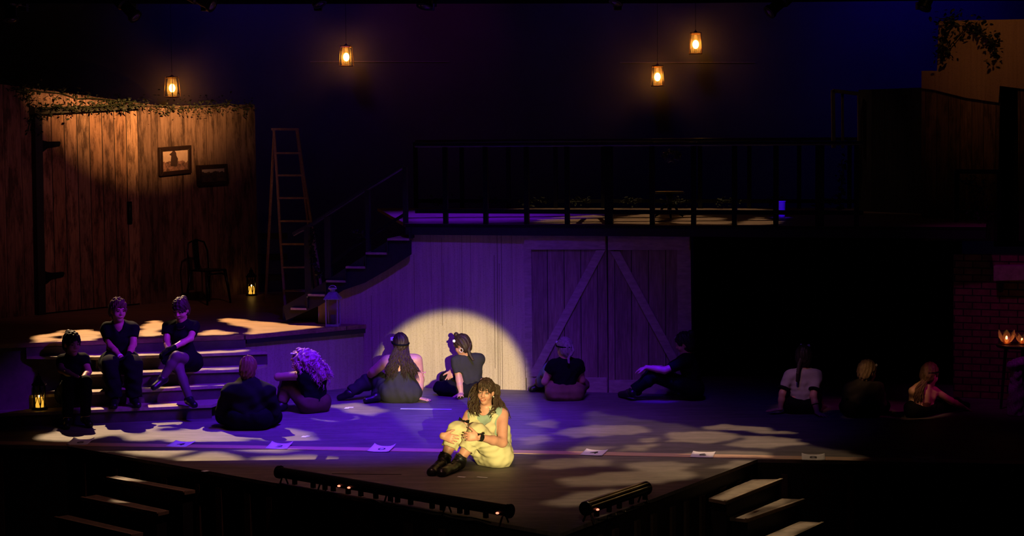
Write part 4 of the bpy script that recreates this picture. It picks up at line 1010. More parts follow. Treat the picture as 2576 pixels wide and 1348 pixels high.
def person(key, label, D, Jp, look, front, seat, up=(0, 0, 1), b=1.0, hs=1.0, hands=(), skin=SKIN, vox=.008, hero=False, foot=True, extra=(), steps=()):
    J = {}
    for n, q in Jp.items():
        J[n] = np.array(at_z(q[0], q[1], q[3]) if len(q) == 4 else at_y(q[0], q[1], D + q[2]))
    for n, lo in (('na', .075), ('nb', .075), ('ta', .033), ('tb', .033), ('ka', .065), ('kb', .065), ('wa', .03), ('wb', .03)): J[n][2] = max(J[n][2], lo)
    for n in ('ha', 'hb', 'pelvis'): J[n][2] = max(J[n][2], seat + .098 * b)
    fr = unit(front); T = J['chest'] - J['pelvis']; Tu = unit(T)
    fr = unit(fr - Tu * np.dot(fr, Tu)); fl = (fr, .78)
    pr = []
    def P(*a, **k): pr.append(cap(*a, **k))
    for (x0, y0, d0, x1, y1, d1, r) in extra: P(at_y(x0, y0, D + d0), at_y(x1, y1, D + d1), r, None, None, 'belly', .05)
    P(J['ha'] + (J['hb'] - J['ha']) * .08, J['hb'] + (J['ha'] - J['hb']) * .08, .108 * b, None, (fr, .95), 'pelvis', .05)
    waist = J['pelvis'] + T * .5
    P(J['pelvis'] + Tu * .03, waist, .125 * b, .112 * b, fl, 'belly', .05)
    P(waist, J['chest'] + Tu * .01, .112 * b, .125 * b, fl, 'torso', .05)
    sA, sB = J['sa'], J['sb']; sm = (sA + sB) / 2
    P(sA + (sB - sA) * .22 - Tu * .05, sB + (sA - sB) * .22 - Tu * .05, .082 * b, None, fl, 'torso', .05)
    P(sA + (sB - sA) * .10, sB + (sA - sB) * .10, .056 * b, None, None, 'torso', .04)
    P(J['neck'] - Tu * .03, sA + (sB - sA) * .12, .056, .050 * b, None, 'torso', .04)
    P(J['neck'] - Tu * .03, sB + (sA - sB) * .12, .056, .050 * b, None, 'torso', .04)
    if hero:
        R_ = np.cross(fr, Tu)
        for s in (-1, 1): pr.append(ell(J['chest'] + fr * .075 - Tu * .03 + R_ * s * .075, (.075, .07, .075), None, 'torso', .05))
    L = unit(look); U = np.array(up, dtype=float); U = unit(U - L * np.dot(U, L)); R = np.cross(L, U); h = J['head']; A = [R, L, U]
    P(J['neck'] - U * .01, h - U * .055 * hs - L * .012, .055, .052, None, 'neck', .03)
    E = lambda o, r, **k: pr.append(ell(h + (R * o[0] + L * o[1] + U * o[2]) * hs, tuple(x * hs for x in r), A, k.pop('tag', 'head'), k.pop('k', .02), **k))
    E((0, -.006, .026), (.074, .092, .094)); E((0, .020, -.040), (.060, .066, .074), k=.03); E((0, .058, -.098), (.024, .022, .018), k=.03)
    for s in (-1, 1):
        E((s * .034, .056, -.034), (.027, .024, .028), k=.025)
        E((s * .074, -.008, -.012), (.010, .020, .031), k=.008)
    q = lambda *o: h + (R * o[0] + L * o[1] + U * o[2]) * hs
    P(q(0, .084, .006), q(0, .100, -.026), .0085 * hs, .0125 * hs, None, 'head', .012)
    P(q(-.036, .078, .022), q(.036, .078, .022), .012 * hs, None, None, 'head', .015)
    for s in (-1, 1):
        E((s * .011, .093, -.029), (.009, .010, .0075), k=.008)
        E((s * .031, .095, .002), (.016, .014, .012), k=.012, op='s')
        if hero: E((s * .031, .0735, .0085), (.0155, .0145, .0075), k=.004); E((s * .031, .0735, -.0055), (.0150, .0135, .006), k=.004)
    if hero: E((0, .098, -.063), (.021, .022, .0125), k=.008, op='s')
    else:
        E((0, .086, -.062), (.022, .010, .008), k=.01)
    for sd, (s_, e_, w_) in dict(a=('sa', 'ea', 'wa'), b=('sb', 'eb', 'wb')).items():
        S, El, Wr = J[s_], J[e_], J[w_]
        P(S, El, .052 * b, .041 * b, None, 'uarm' + sd, .03); P(El, El + (Wr - El) * .4, .040 * b, .039 * b, None, 'farm' + sd, .02); P(El + (Wr - El) * .4, Wr, .039 * b, .026, None, 'farm' + sd, .02)
    for sd, (fd, pn, side, kw) in hands:
        pr += hand(J['w' + sd], fd, pn, side, tag='hand' + sd, **kw)
    for sd in 'ab':
        Hp, K, N, To = J['h' + sd], J['k' + sd], J['n' + sd], J['t' + sd]
        P(Hp, K, .098 * b, .062 * b, None, 'thigh' + sd, .03); P(K, K + (N - K) * .35, .058 * b, .057 * b, None, 'shin' + sd, .02); P(K + (N - K) * .35, N, .057 * b, .037, None, 'shin' + sd, .02)
        d = unit(To - N); z = np.array((0, 0, 1.)); hl = N - d * .03 - z * .025
        P(hl, To, .036, .030, None, 'foot' + sd, .02); P(N, hl, .036, .036, None, 'foot' + sd, .02)
    bx = J['pelvis']
    root = thing('person', label, 'person', (bx[0], bx[1], seat))
    PEOPLE[key] = dict(J=J, pr=pr, root=root, L=L, U=U, R=R, h=h, fr=fr, Tu=Tu, seat=seat, hs=hs, q=q, vox=vox)
    PEOPLE[key]['steps'] = steps
    o = sdf('body', pr, skin, root, k=.02, vox=vox, floor=None, steps=steps)
    return PEOPLE[key]
def features(p):
    q, A = p['q'], [p['R'], p['L'], p['U']]
    for s in (-1, 1):
        link_mesh('eye', sdf_mesh('eye', [ell(q(s * .031, .079, .002), (.012, .009, .006), A)], k=.001, vox=.003), IRIS, p['root'], smooth=True)
        MB().tube([q(s * (.016 + .034 * t), .094 - .016 * t * t, .023 + .007 * math.sin(t * 2.4)) for t in (0, .3, .65, 1)], [.003, .004, .0035, .0015], 6).build('eyebrow', H_DARK, p['root'])
    link_mesh('lips', sdf_mesh('lips', [ell(q(0, .088, -.063), (.022, .008, .008), A)], k=.001, vox=.003), LIP, p['root'], smooth=True)
def garment(p, name, mat, tags, g=.012, hem=None, top=None, fold=.003, ff=55, seed=1, sub=(), vox=None, k=.025, floor=True, add=()):
    """tags: {tag: (t0, t1) or None}; hem/top: fraction along pelvis-chest where torso parts end"""
    J = p['J']; T = J['chest'] - J['pelvis']; prims = []
    by = {}
    for q in p['pr']:
        if q['op'] == 'u': by.setdefault(q['tag'], []).append(q)
    for tg, rng in tags.items():
        L = by.get(tg, [])
        if rng is not None and len(L) == 2:      # two-piece limb: fractions of the whole
            sp = .35 if tg.startswith('shin') else .4
            out = []
            t0, t1 = rng
            if t0 < sp: out.append(part(L[0], t0 / sp, min(1, t1 / sp)))
            if t1 > sp: out.append(part(L[1], max(0, (t0 - sp) / (1 - sp)), (t1 - sp) / (1 - sp)))
            L = out
        elif rng is not None: L = [part(q, *rng) for q in L]
        for q in L:
            c = []
            if tg in ('pelvis', 'belly', 'torso'):
                if hem is not None: c.append((J['pelvis'] + T * hem, -T))
                if top is not None: c.append((J['pelvis'] + T * top, T))
            q = grow(q, g if not isinstance(g, dict) else g.get(tg, .012), k=max(k, q['k'] or 0))
            if rng is not None and rng[1] < 1 and tg[:4] in ('uarm', 'shin', 'thig', 'farm'):
                d = q['b'] - q['a']; c.append((q['b'], d))
            q['cut'] = c or None; prims.append(q)
    prims += list(add)
    for s in sub: prims.append(s)
    return sdf(name, prims, mat, p['root'], k=k, vox=vox or p['vox'], floor=p['seat'] + .002 if floor is True else (None if floor is False else floor), disp=folds(fold, ff, seed) if fold else None, steps=p['steps'])
def shoes(p, mat=LEATH, g=.008, sides='ab', floor=True):
    for s in sides:
        garment(p, 'shoe', mat, {'foot' + s: None}, g=g, fold=0, floor=floor)
def haircap(p, mat, vol=.010, back=.0, seed=1, amp=.004, extra=(), face=1.0, low=0.0, vox=None, name='hair', texture=None, freq=170, rise=0.0):
    h, L, U, R, hs = p['h'], p['L'], p['U'], p['R'], p['hs']; A = [R, L, U]; q = p['q']
    pr = [ell(q(0, -.010, .030), tuple((x + vol) * hs for x in (.077, .094, .096)), A, k=.02), ell(q(0, -.035 - back, -.025 - low), tuple((x + vol) * hs for x in (.070, .065, .075)), A, k=.03)]
    pr += list(extra)
    pr.append(ell(q(0, .115, -.040 + rise * .5), tuple(x * hs for x in (.070 * face, .085, .088 + rise)), A, k=.012, op='s'))
    for s in (-1, 1): pr.append(ell(q(s * .09, .012, -.03), (.03, .028, .04), A, k=.008, op='s'))
    return sdf(name, pr, mat, p['root'], k=.02, vox=vox or p['vox'] * .75, disp=texture or strands(amp, freq, U * .8 + L * .2, seed))
def ring(p, name, mat, c, a1, a2, r1, r2, rad, n=28, parent=None):
    pts = [Vector(c + a1 * r1 * math.cos(t) + a2 * r2 * math.sin(t)) for t in [i * 2 * math.pi / n for i in range(n)]]
    return MB().tube(pts, rad, 8, closed=True).build(name, mat, parent or p['root'], smooth=True)
def cuff(p, name, mat, a, b, f, r, rad=.006, wide=.02):
    A, B = p['J'][a], p['J'][b]; d = unit(B - A); c = A + (B - A) * f; u = unit(np.cross(d, (0.1, .3, .9))); v = np.cross(d, u)
    return MB().lathe(Vector(c - d * wide / 2), [(r, 0), (r + rad, .003), (r + rad, wide - .003), (r, wide)], 20, axis=Vector(d)).build(name, mat, p['root'], smooth=False)
def bow(p, name, mat, c, u, v, s=.03):
    m = MB(); c = Vector(c); u = Vector(u); v = Vector(v); w = u.cross(v)
    for sg in (-1, 1):
        m.prism([c, c + (u * sg * 1.0 + v * .55) * s, c + (u * sg * 1.1 - v * .2) * s], w * .004)
        m.prism([c, c + (u * sg * .35 - v * 1.3) * s, c + (u * sg * .75 - v * 1.15) * s], w * .003)
    m.box(c, (s * .35,) * 3); return m.build(name, mat, p['root'])
def flower(p, at, s=.018, mat=WHITE, parent=None):
    m = MB(); c = Vector(at)
    for i in range(5):
        a = i * 2 * math.pi / 5; m.ball(c + Vector((math.cos(a) * s * .7, -.004, math.sin(a) * s * .7)), s * .55, 6, (1, .6, 1))
    m.ball(c + Vector((0, -.008, 0)), s * .35, 6); return m.build('hair_flower', mat, parent or p['root'], smooth=True)
def braid(p, pts, r, mat, n=12):
    pts = [np.array(x) for x in pts]; pr = []
    for i in range(n):
        t = i / (n - 1) * (len(pts) - 1); j = min(int(t), len(pts) - 2); c = pts[j] + (pts[j + 1] - pts[j]) * (t - j); d = unit(pts[j + 1] - pts[j]); sdv = unit(np.cross(d, (0, 1, 0)))
        rr = r * (1 - .45 * i / n)
        pr.append(cap(c - sdv * rr * .5 - d * rr * .4, c + sdv * rr * .5 * (1 if i % 2 else .2) + d * rr * .5, rr * .8, rr * .7, k=.004)); pr.append(cap(c + sdv * rr * .5 - d * rr * .4, c - sdv * rr * .3 + d * rr * .5, rr * .75, rr * .6, k=.004))
    return sdf('braid', pr, mat, p['root'], k=.004, vox=.0055)
def locks(p, paths, mat, rad, n=14, wave=.012, seed=1, name='hair_locks', per=3, turns=5, jitter=.014, cut_z=None):
    """wavy strands grown along guide paths"""
    rnd = random.Random(seed); m = MB()
    for path in paths:
        path = [np.array(x, dtype=float) for x in path]
        for s in range(per):
            off = np.array([rnd.gauss(0, jitter) for _ in range(3)]); ph = rnd.uniform(0, 6.28); wv = wave * rnd.uniform(.6, 1.3); tn = turns * rnd.uniform(.8, 1.25); sc = rnd.uniform(.86, 1.04); pts = []; rs = []
            for i in range(n):
                t = i / (n - 1) * sc; u = min(t, 1.0) * (len(path) - 1); j = min(int(u), len(path) - 2); f = u - j
                c = path[j] + (path[j + 1] - path[j]) * f; d = unit(path[j + 1] - path[j]); a = unit(np.cross(d, (.3, .8, .1))); bb = np.cross(d, a)
                g = min(1, t * 2.5); c = c + off * (.25 + .75 * t) + (a * math.cos(ph + tn * 6.28 * t) + bb * math.sin(ph + tn * 6.28 * t)) * wv * g
                pts.append(c); rs.append(rad * (1.0 - .85 * t ** 4) * rnd.uniform(.9, 1.1))
            m.tube(pts, rs, 7)
    return m.build(name, mat, p['root'], smooth=True)
TEE = {'torso': None, 'belly': None}
def tee(sl=.55, **k): d = dict(TEE); d.update({'uarma': (0, sl), 'uarmb': (0, sl)}); d.update(k); return d
TROU = {'pelvis': None, 'belly': None, 'thigha': None, 'thighb': None}
def trousers(t=.92): d = dict(TROU); d.update({'shina': (0, t), 'shinb': (0, t)}); return d
def pix(p_, D, dd): return np.array(at_y(p_[0], p_[1], D + dd))
# ----------------------------------------------------------------- the woman in yellow
D = 17.9
p = person('hero', 'woman with wavy dark hair in yellow overalls, sitting hugging her knees in the spotlight', D, dict(
    pelvis=(1240, 1146, 0), ha=(1226, 1144, .07), hb=(1255, 1147, -.08), chest=(1222, 1075, .03), neck=(1222, 1032, .02), head=(1222, 984, -.01),
    sa=(1182, 1045, .07), sb=(1264, 1043, -.02), ea=(1158, 1090, .05), wa=(1113, 1096, -.24), eb=(1264, 1113, -.20), wb=(1205, 1099, -.375),
    ka=(1150, 1083, -.12), kb=(1201, 1088, -.22), na=(1116, 1156, -.2), nb=(1153, 1162, -.27), ta=(1086, 1188, 0, .03), tb=(1112, 1190, 0, .03)),
    look=(-.26, -.96, -.10), front=(-.35, -.9, .1), seat=0.0, up=(.04, -.12, 1), b=1.08, hs=.95, hero=True, vox=.0052, extra=((1252, 1085, .10, 1258, 1140, .08, .095),),
    hands=(('a', ((.86, -.30, -.22), (.25, .9, -.2), 1, dict(curl=.32, spread=.12, s=1.0))), ('b', ((-.96, -.02, .05), (-.1, .95, -.15), -1, dict(curl=.42, spread=.05, s=1.02)))))
J, q, root = p['J'], p['q'], p['root']; fr, Tu = p['fr'], p['Tu']
garment(p, 'tank_top', SAGE, {'torso': None, 'belly': None}, g=.007, fold=.0015, ff=40, sub=[ell(J['neck'] + fr * .06 + Tu * .012, (.058, .075, .050), None, op='s', k=.01), cap(J['neck'] - fr * .03 - Tu * .0, J['neck'] + Tu * .1, .07, .07, op='s', k=.01)])
Rb = np.cross(fr, Tu)
ov = dict(TROU); ov.update({'torso': None, 'shina': (0, .58), 'shinb': (0, .58)})
garment(p, 'overalls', YEL, ov, g={'torso': .016, 'belly': .024, 'pelvis': .028, 'thigha': .016, 'thighb': .018, 'shina': .022, 'shinb': .024}, fold=.0045, ff=60, seed=4, k=.03,
    sub=[ell(J['neck'] + fr * .085 - Tu * .03, (.066, .10, .112), [Rb, fr, Tu], op='s', k=.012), cap(J['neck'] - fr * .10 - Tu * .06, J['neck'] - fr * .06 + Tu * .12, .085, .09, op='s', k=.01),
         cap(J['sb'] + Tu * .05 + (J['sb'] - J['sa']) * .06, J['sb'] - Tu * .02, .088, .084, op='s', k=.01), cap(J['sb'] - Tu * .02, J['sb'] + (J['eb'] - J['sb']) * .75, .084, .066, op='s', k=.01), cap(J['sa'] + Tu * .05 + (J['sa'] - J['sb']) * .06, J['sa'] - Tu * .02, .080, .076, op='s', k=.01), cap(J['sa'] - Tu * .02, J['sa'] + (J['ea'] - J['sa']) * .75, .07, .06, op='s', k=.01)])
for s in 'ab':
    N, K, To = J['n' + s], J['k' + s], J['t' + s]; d = unit(K - N)
    bt = garment(p, 'boot', LEATH, {'foot' + s: None, 'shin' + s: (.88, 1.0)}, g=.014, fold=.003, ff=70, seed=9)
    c = N + d * .05; u = unit(np.cross(d, (0, 1, 0))); v = np.cross(d, u)
    ring(p, 'boot_cuff', LEATH, c, u, v, .054, .054, .007, parent=bt)
    td = unit(To - N); m = MB()
    for i in range(5):
        e = N + (To - N) * (.15 + .1 * i) + np.array((0, 0, .043 - .004 * i)); sd = unit(np.cross(td, (0, 0, 1)))
        m.tube([e - sd * .02, e + np.array((0, 0, .006)), e + sd * .02], .0035, 5)
    m.build('boot_lace', BLK2, bt)
wb_ = cuff(p, 'wrist_band', LEATH, 'eb', 'wb', .93, .031, .006, .036)
bow(dict(p, root=wb_), 'wrist_bow', BLK, J['wb'] + np.array((.022, -.03, .030)), (.95, 0, .25), (-.25, .1, 1), .030)
ab_ = cuff(p, 'arm_ribbon', BLK2, 'sa', 'ea', .52, .052, .004, .014)
bow(dict(p, root=ab_), 'arm_bow', BLK, pix((1167, 1059), D, -.075), (.95, 0, -.3), (.25, 0, 1), .048)
# face
Lk, U, R = p['L'], p['U'], p['R']
def fball(name, mat, o, r, sc=(1, 1, 1), par=None):
    return link_mesh(name, sdf_mesh(name, [ell(q(*o), tuple(r * s for s in sc), [R, Lk, U])], k=.001, vox=r / 4), mat, par or root, smooth=True)
for s in (-1, 1):
    eb_ = fball('eyeball', EYEW, (s * .031, .0735, .003), .0125)
    fball('iris', IRIS, (s * .031 - .001, .0835, .003), .0058, (1, .6, 1), eb_)
    arc = [q(s * .031 + .019 * x, .0895 - .004 * x * x - .003, .011 - .006 * x * x) for x in (-1, -.5, 0, .5, 1)]
    arc = [a_ - U * .004 + Lk * .0012 for a_ in arc]
    MB().tube(arc, [.0012, .0026, .003, .0026, .0012], 6).build('eyelash', IRIS, root)
    arc = [q(s * .031 + .019 * x, .0885 - .004 * x * x, -.006 + .004 * x * x) for x in (-1, -.5, 0, .5, 1)]
    MB().tube(arc, [.0008, .0016, .0018, .0016, .0008], 6).build('lower_lash', H_DARK, root)
    arc = [q(s * (.016 + .034 * t), .0925 - .014 * t * t, .024 + .008 * math.sin(t * 2.4)) for t in (0, .25, .5, .75, 1)]
    MB().tube(arc, [.003, .0042, .004, .003, .0012], 6).build('eyebrow', H_DARK, root)
    fball('earring', PEARL, (s * .080, -.002, -.047), .0065)
mo = [(math.cos(t) , math.sin(t)) for t in [i * 2 * math.pi / 20 for i in range(20)]]
pts = [q(x * .0225, .0905 - .010 * x * x + (.004 if y < 0 else 0.002), -.063 + y * .0125 + (.0025 * (1 - abs(x)) * (-1 if (y > .6 and abs(x) < .2) else 0))) for x, y in mo]
MB().tube(pts, [.0044 if y < -.3 else (.0036 if y > .3 else .0022) for x, y in mo], 8, closed=True).build('lips', LIP, root, smooth=True)
fball('mouth_inside', MOUTH, (0, .066, -.063), .019, (1, .6, .75))
m = MB()
for i in range(-3, 4): m.box(Vector(q(i * .0052, .0865 - abs(i) * .0011, -.0555)), (.0048, .004, .007), M=Matrix([list(R), list(Lk), list(U)]).transposed())
m.build('teeth', TEETH, root)
# hair: crown, fringe and long waves
H_HERO = M_hair('wavy_brown_hair', (.042, .022, .012))
haircap(p, H_HERO, vol=.008, seed=3, amp=.0035, face=1.0, vox=.004, freq=230, rise=.016)
fr_paths = []
for i in range(13):
    x = -.060 + .010 * i
    fr_paths.append([q(x * .45, .052, .122), q(x * .8, .088, .092), q(x * 1.02, .099 - abs(x) * .30, .050), q(x * 1.12 + .003 * math.sin(i * 2), .101 - abs(x) * .42, .018 + .007 * math.sin(i * 1.7) - abs(x) * .25)])
locks(p, fr_paths, H_HERO, .0036, n=12, wave=.003, seed=5, name='fringe', per=2, turns=1, jitter=.006)
P_ = lambda x, y, dd: pix((x, y), D, dd)
lp = []
for (x0, y0, d0), mid, end in (
    ((1186, 985, .03), (1180, 1015, -.02), (1185, 1045, -.10)), ((1190, 1000, .02), (1186, 1022, -.05), (1194, 1046, -.11)), ((1194, 1008, .0), (1196, 1030, -.06), (1200, 1048, -.11)),
    ((1186, 975, .06), (1174, 1012, .02), (1180, 1042, -.06)), ((1194, 1015, .03), (1199, 1030, -.04), (1203, 1042, -.10)), ((1188, 990, .06), (1183, 1020, -.0), (1188, 1040, -.09)),
    ((1253, 985, .03), (1255, 1018, -.03), (1232, 1046, -.11)), ((1256, 995, .03), (1258, 1025, -.04), (1238, 1050, -.10)), ((1254, 1005, .02), (1250, 1028, -.06), (1229, 1042, -.11)),
    ((1258, 985, .07), (1268, 1020, .03), (1282, 1042, .04)), ((1260, 995, .08), (1274, 1025, .07), (1288, 1055, .08)), ((1256, 1000, .06), (1266, 1025, .03), (1272, 1040, -.0)),
    ((1258, 1005, .04), (1260, 1030, -.01), (1248, 1046, -.07)), ((1250, 990, .09), (1262, 1020, .10), (1276, 1050, .10)), ((1253, 1000, .04), (1254, 1022, -.02), (1242, 1040, -.09)),
    ((1240, 980, .10), (1245, 1020, .13), (1255, 1060, .14)), ((1215, 975, .11), (1212, 1020, .14), (1208, 1055, .14)), ((1228, 975, .11), (1230, 1020, .15), (1232, 1060, .15)), ((1196, 980, .09), (1192, 1015, .1), (1190, 1045, .1))):
    sh = 7 if x0 < 1222 else -8; x0 += sh; mid = (mid[0] + sh * .8, mid[1], mid[2]); end = (end[0] + sh * .3, end[1], end[2])
    top = q(.02 if x0 > 1220 else -.02, -.01, .116)
    lp.append([top, P_(x0 + (2 if x0 > 1220 else 2), 972, d0), P_(x0, y0, d0), P_(*mid), P_(*end)])
locks(p, lp, H_HERO, .0056, n=40, wave=.012, seed=8, name='long_waves', per=9, turns=3.0, jitter=.009)
# ----------------------------------------------------------------- sitters on the steps
_n = (PB - PA).normalized(); _n = V(-_n.y, _n.x, 0)
STEPS = [(LX[k][0] - _n * .024, _n, .15 * (k + 1) + .004) for k in range(4)] + [(PA - _n * .016, _n, HP + .004)]
HK = lambda sd, f, pn, side, **k: (sd, (f, pn, side, k))
D = 20.8
p = person('p1', 'person in black on the lowest step, looking aside with forearms on the knees', D, dict(
    pelvis=(180, 992, 0), ha=(161, 993, 0), hb=(200, 993, 0), chest=(182, 935, -.05), neck=(183, 893, -.06), head=(181, 864, -.09), sa=(156, 906, -.02), sb=(212, 904, -.03),
    ea=(154, 930, -.14), wa=(195, 950, -.30), eb=(222, 935, -.12), wb=(208, 952, -.32), ka=(172, 965, -.42), kb=(214, 960, -.42), na=(170, 1056, 0, .09), nb=(216, 1052, 0, .09), ta=(168, 1072, 0, .035), tb=(226, 1068, 0, .035)),
    (.60, -.78, -.12), (.3, -.95, 0), .15, b=0.88, steps=STEPS, hands=(HK('a', (.9, -.3, -.25), (0, -.3, -1), 1, curl=.35), HK('b', (.1, -.5, -.8), (-.6, -.5, 0), 1, curl=.4)))
features(p); garment(p, 'shirt', BLK, tee(.5), g=.014, hem=-.1, seed=11); garment(p, 'trousers', BLK, trousers(), g=.016, top=.3, seed=12, floor=.01); shoes(p, floor=.006); haircap(p, H_BLACK, vol=.014, seed=6, amp=.006)
MB().ball(Vector(p['q'](0, -.095, .10)), .035, 10).build('hair_bun', H_BLACK, p['root'], smooth=True)
ring(p, 'bracelet', PEARL, p['J']['wa'], p['U'], p['L'], .03, .028, .004)
D = 21.25
p = person('p2', 'person with tousled short hair in black V-neck sitting high on the steps, hands clasped', D, dict(
    pelvis=(300, 911, 0), ha=(279, 912, 0), hb=(322, 911, 0), chest=(300, 855, -.03), neck=(300, 814, -.04), head=(297, 780, -.07), sa=(267, 827, 0), sb=(335, 826, 0),
    ea=(279, 872, -.10), wa=(304, 899, -.30), eb=(335, 866, -.09), wb=(322, 896, -.30), ka=(278, 919, -.42), kb=(334, 919, -.42), na=(289, 1004, 0, .235), nb=(338, 1002, 0, .235), ta=(287, 1022, 0, .185), tb=(347, 1019, 0, .185)),
    (.55, -.82, -.12), (.1, -1, 0), .45, b=0.93, steps=STEPS, hands=(HK('a', (.7, -.4, -.55), (.3, .2, -.6), 1, curl=.45), HK('b', (-.3, -.4, -.85), (-.6, .5, 0), -1, curl=.4)))
features(p); Jn, f, t_ = p['J'], p['fr'], p['Tu']
garment(p, 'v_neck_shirt', BLK, tee(.58), g=.018, hem=-.1, seed=14, fold=.005, sub=[cap(Jn['neck'] + f * .09 - t_ * .085, Jn['neck'] + f * .06 + t_ * .05, .016, .075, op='s', k=.006)])
garment(p, 'wide_trousers', BLK, trousers(.95), g={'thigha': .045, 'thighb': .045, 'shina': .045, 'shinb': .045, 'pelvis': .03, 'belly': .02}, top=.3, seed=15, fold=.008, ff=40, floor=.16); shoes(p, floor=.156)
haircap(p, H_BR, vol=.016, seed=7, amp=.009, freq=130); cuff(p, 'white_bracelet', WHITE, 'ea', 'wa', .93, .029, .005, .022)
garment(p, 'glove', BLK, {'handb': None, 'farmb': (.8, 1.0)}, g=.004, fold=0, vox=.006, floor=False, k=.008)
D = 21.3
p = person('p3', 'person in a short-sleeved black dress with crossed legs, gloved hands on the knee', D, dict(
    pelvis=(466, 911, 0), ha=(446, 912, 0), hb=(488, 910, 0), chest=(457, 852, -.03), neck=(456, 810, -.05), head=(455, 778, -.09), sa=(421, 822, 0), sb=(489, 820, 0),
    ea=(419, 856, -.08), wa=(424, 885, -.28), eb=(479, 851, -.15), wb=(429, 878, -.34), ka=(450, 928, -.42), kb=(444, 896, -.46), na=(477, 1004, 0, .235), nb=(408, 952, -.50), ta=(489, 1019, 0, .185), tb=(388, 974, -.58)),
    (-.30, -.88, -.38), (-.2, -1, 0), .45, b=0.85, steps=STEPS, hands=(HK('a', (-.4, -.4, -.8), (.3, -.4, -.3), 1, curl=.3), HK('b', (-.85, -.2, -.5), (0, .3, -1), -1, curl=.35)))
features(p); garment(p, 'dress', BLK, tee(.55, pelvis=None, thigha=(0, .7), thighb=(0, .62)), g=.016, seed=17, fold=.005)
for s in 'ab': garment(p, 'glove', BLK, {'hand' + s: None, 'farm' + s: (.82, 1.0)}, g=.004, fold=0, vox=.006, floor=False, k=.008)
garment(p, 'tights', M_cloth('sheer_tights', (.10, .06, .07), .5), {'thigha': (.5, 1.0), 'thighb': (.5, 1.0), 'shina': (0, 1.0), 'shinb': (0, 1.0)}, g=.003, fold=0, floor=.16); shoes(p, floor=.156)
haircap(p, H_DARK, vol=.012, seed=9, amp=.006); MB().ball(Vector(p['q'](0, -.10, .075)), .042, 10).build('hair_bun', H_DARK, p['root'], smooth=True)
ring(p, 'necklace', RUST, p['J']['neck'] + p['fr'] * .05 - p['Tu'] * .03, p['R'], p['fr'] * .6 - p['Tu'] * .6, .055, .05, .0035)
# ----------------------------------------------------------------- sitters on the floor
D = 20.12
p = person('p4', 'auburn-haired man in a dark jacket, sitting cross-legged with his back turned before the steps', D, dict(
    pelvis=(626, 1048, 0), ha=(603, 1050, 0), hb=(652, 1050, 0), chest=(626, 995, .0), neck=(625, 956, .02), head=(625, 927, .03), sa=(579, 984, .02), sb=(672, 986, .02),
    ea=(562, 1030, .10), wa=(588, 1046, .30), eb=(688, 1034, .10), wb=(660, 1046, .30), ka=(563, 1046, .26), kb=(688, 1046, .26), na=(606, 1052, .42), nb=(646, 1052, .40), ta=(640, 1053, .44), tb=(612, 1053, .50)),
    (.22, .97, -.06), (0, 1, 0), 0.0, b=1.12, hands=(HK('a', (.5, .4, -.7), (.3, .3, -.6), 1, curl=.35), HK('b', (-.5, .4, -.7), (-.3, .3, -.6), -1, curl=.35)))
garment(p, 'jacket', BLKT, tee(1.0, farma=(0, .9), farmb=(0, .9)), g=.03, hem=-.35, seed=21, fold=.008, ff=38); garment(p, 'jeans', BLK, trousers(), g=.02, top=.2, seed=22); shoes(p, KHAKI)
haircap(p, H_RED, vol=.012, seed=12, amp=.006, low=.012)
ring(p, 'collar', BLKT, p['J']['neck'] - p['Tu'] * .005, np.array((1., 0, 0)), np.array((0, 1., 0)), .072, .066, .018)
D = 21.3
p = person('p5', 'person with a big mass of curls, head bowed over folded arms on raised knees', D, dict(
    pelvis=(790, 1014, 0), ha=(774, 1015, -.05), hb=(806, 1014, .05), chest=(786, 962, 0), neck=(772, 926, 0), head=(758, 910, .02), sa=(762, 944, -.09), sb=(810, 943, .09),
    ea=(700, 948, .06), wa=(738, 946, .26), eb=(790, 965, .34), wb=(744, 946, .28), ka=(727, 966, .14), kb=(722, 962, .34), na=(708, 1022, .06), nb=(704, 1012, .30), ta=(684, 1030, 0, .035), tb=(680, 1018, 0, .035)),
    (-.80, .25, -.55), (-.72, .68, 0), 0.0, up=(-.5, 0, .85), b=1.05, hands=(HK('a', (.7, .6, 0), (0, 0, -1), 1, curl=.3), HK('b', (.6, -.7, 0), (0, 0, -1), 1, curl=.3)))
garment(p, 'tank_top', BLK, TEE, g=.022, hem=-.42, seed=24, fold=.004); garment(p, 'trousers', BROWNT, trousers(.9), g=.014, top=.25, seed=25); shoes(p)
rnd = random.Random(5); hh, LL, UU = p['h'], p['L'], p['U']; A = [p['R'], LL, UU]
sdf('curl_mass', [ell(p['q'](0, -.03, .03), (.095, .10, .105), A), ell(pix((776, 904), D, 0), (.13, .14, .105)), ell(pix((798, 926), D, 0), (.095, .13, .085)), ell(pix((814, 943), D, 0), (.045, .10, .06)), ell(p['q'](0, .125, -.05), (.062, .07, .085), A, op='s', k=.01)], H_CURL, p['root'], k=.05, vox=.007, disp=folds(.012, 90, 4))
cp = []
for i in range(150):
    v = unit((rnd.gauss(0, 1), rnd.gauss(-.35, 1), rnd.gauss(.25, .9))); tt = rnd.random(); c0 = pix((758 + 46 * tt, 903 + 30 * tt * tt + 6 * rnd.random()), D, 0)
    a = c0 + v * np.array((.085, .10, .08)); b_ = a + v * .045 + np.array((.012, 0, -.03)); e = b_ + np.array((.02, 0, -.055)) + v * .015
    if np.dot(unit(a - hh), LL) > .55 and np.linalg.norm(a - hh) < .17: continue
    cp.append([a - v * .03, a, b_, e])
locks(p, cp, H_CURL, .0050, n=22, wave=.012, seed=3, name='curls', per=4, turns=3.4, jitter=.012)
MB().box(Vector(pix((736, 889), D, -.02)), (.045, .02, .014)).build('hair_clip', WHITE, p['root'], bevel=.004)
D = 22.0
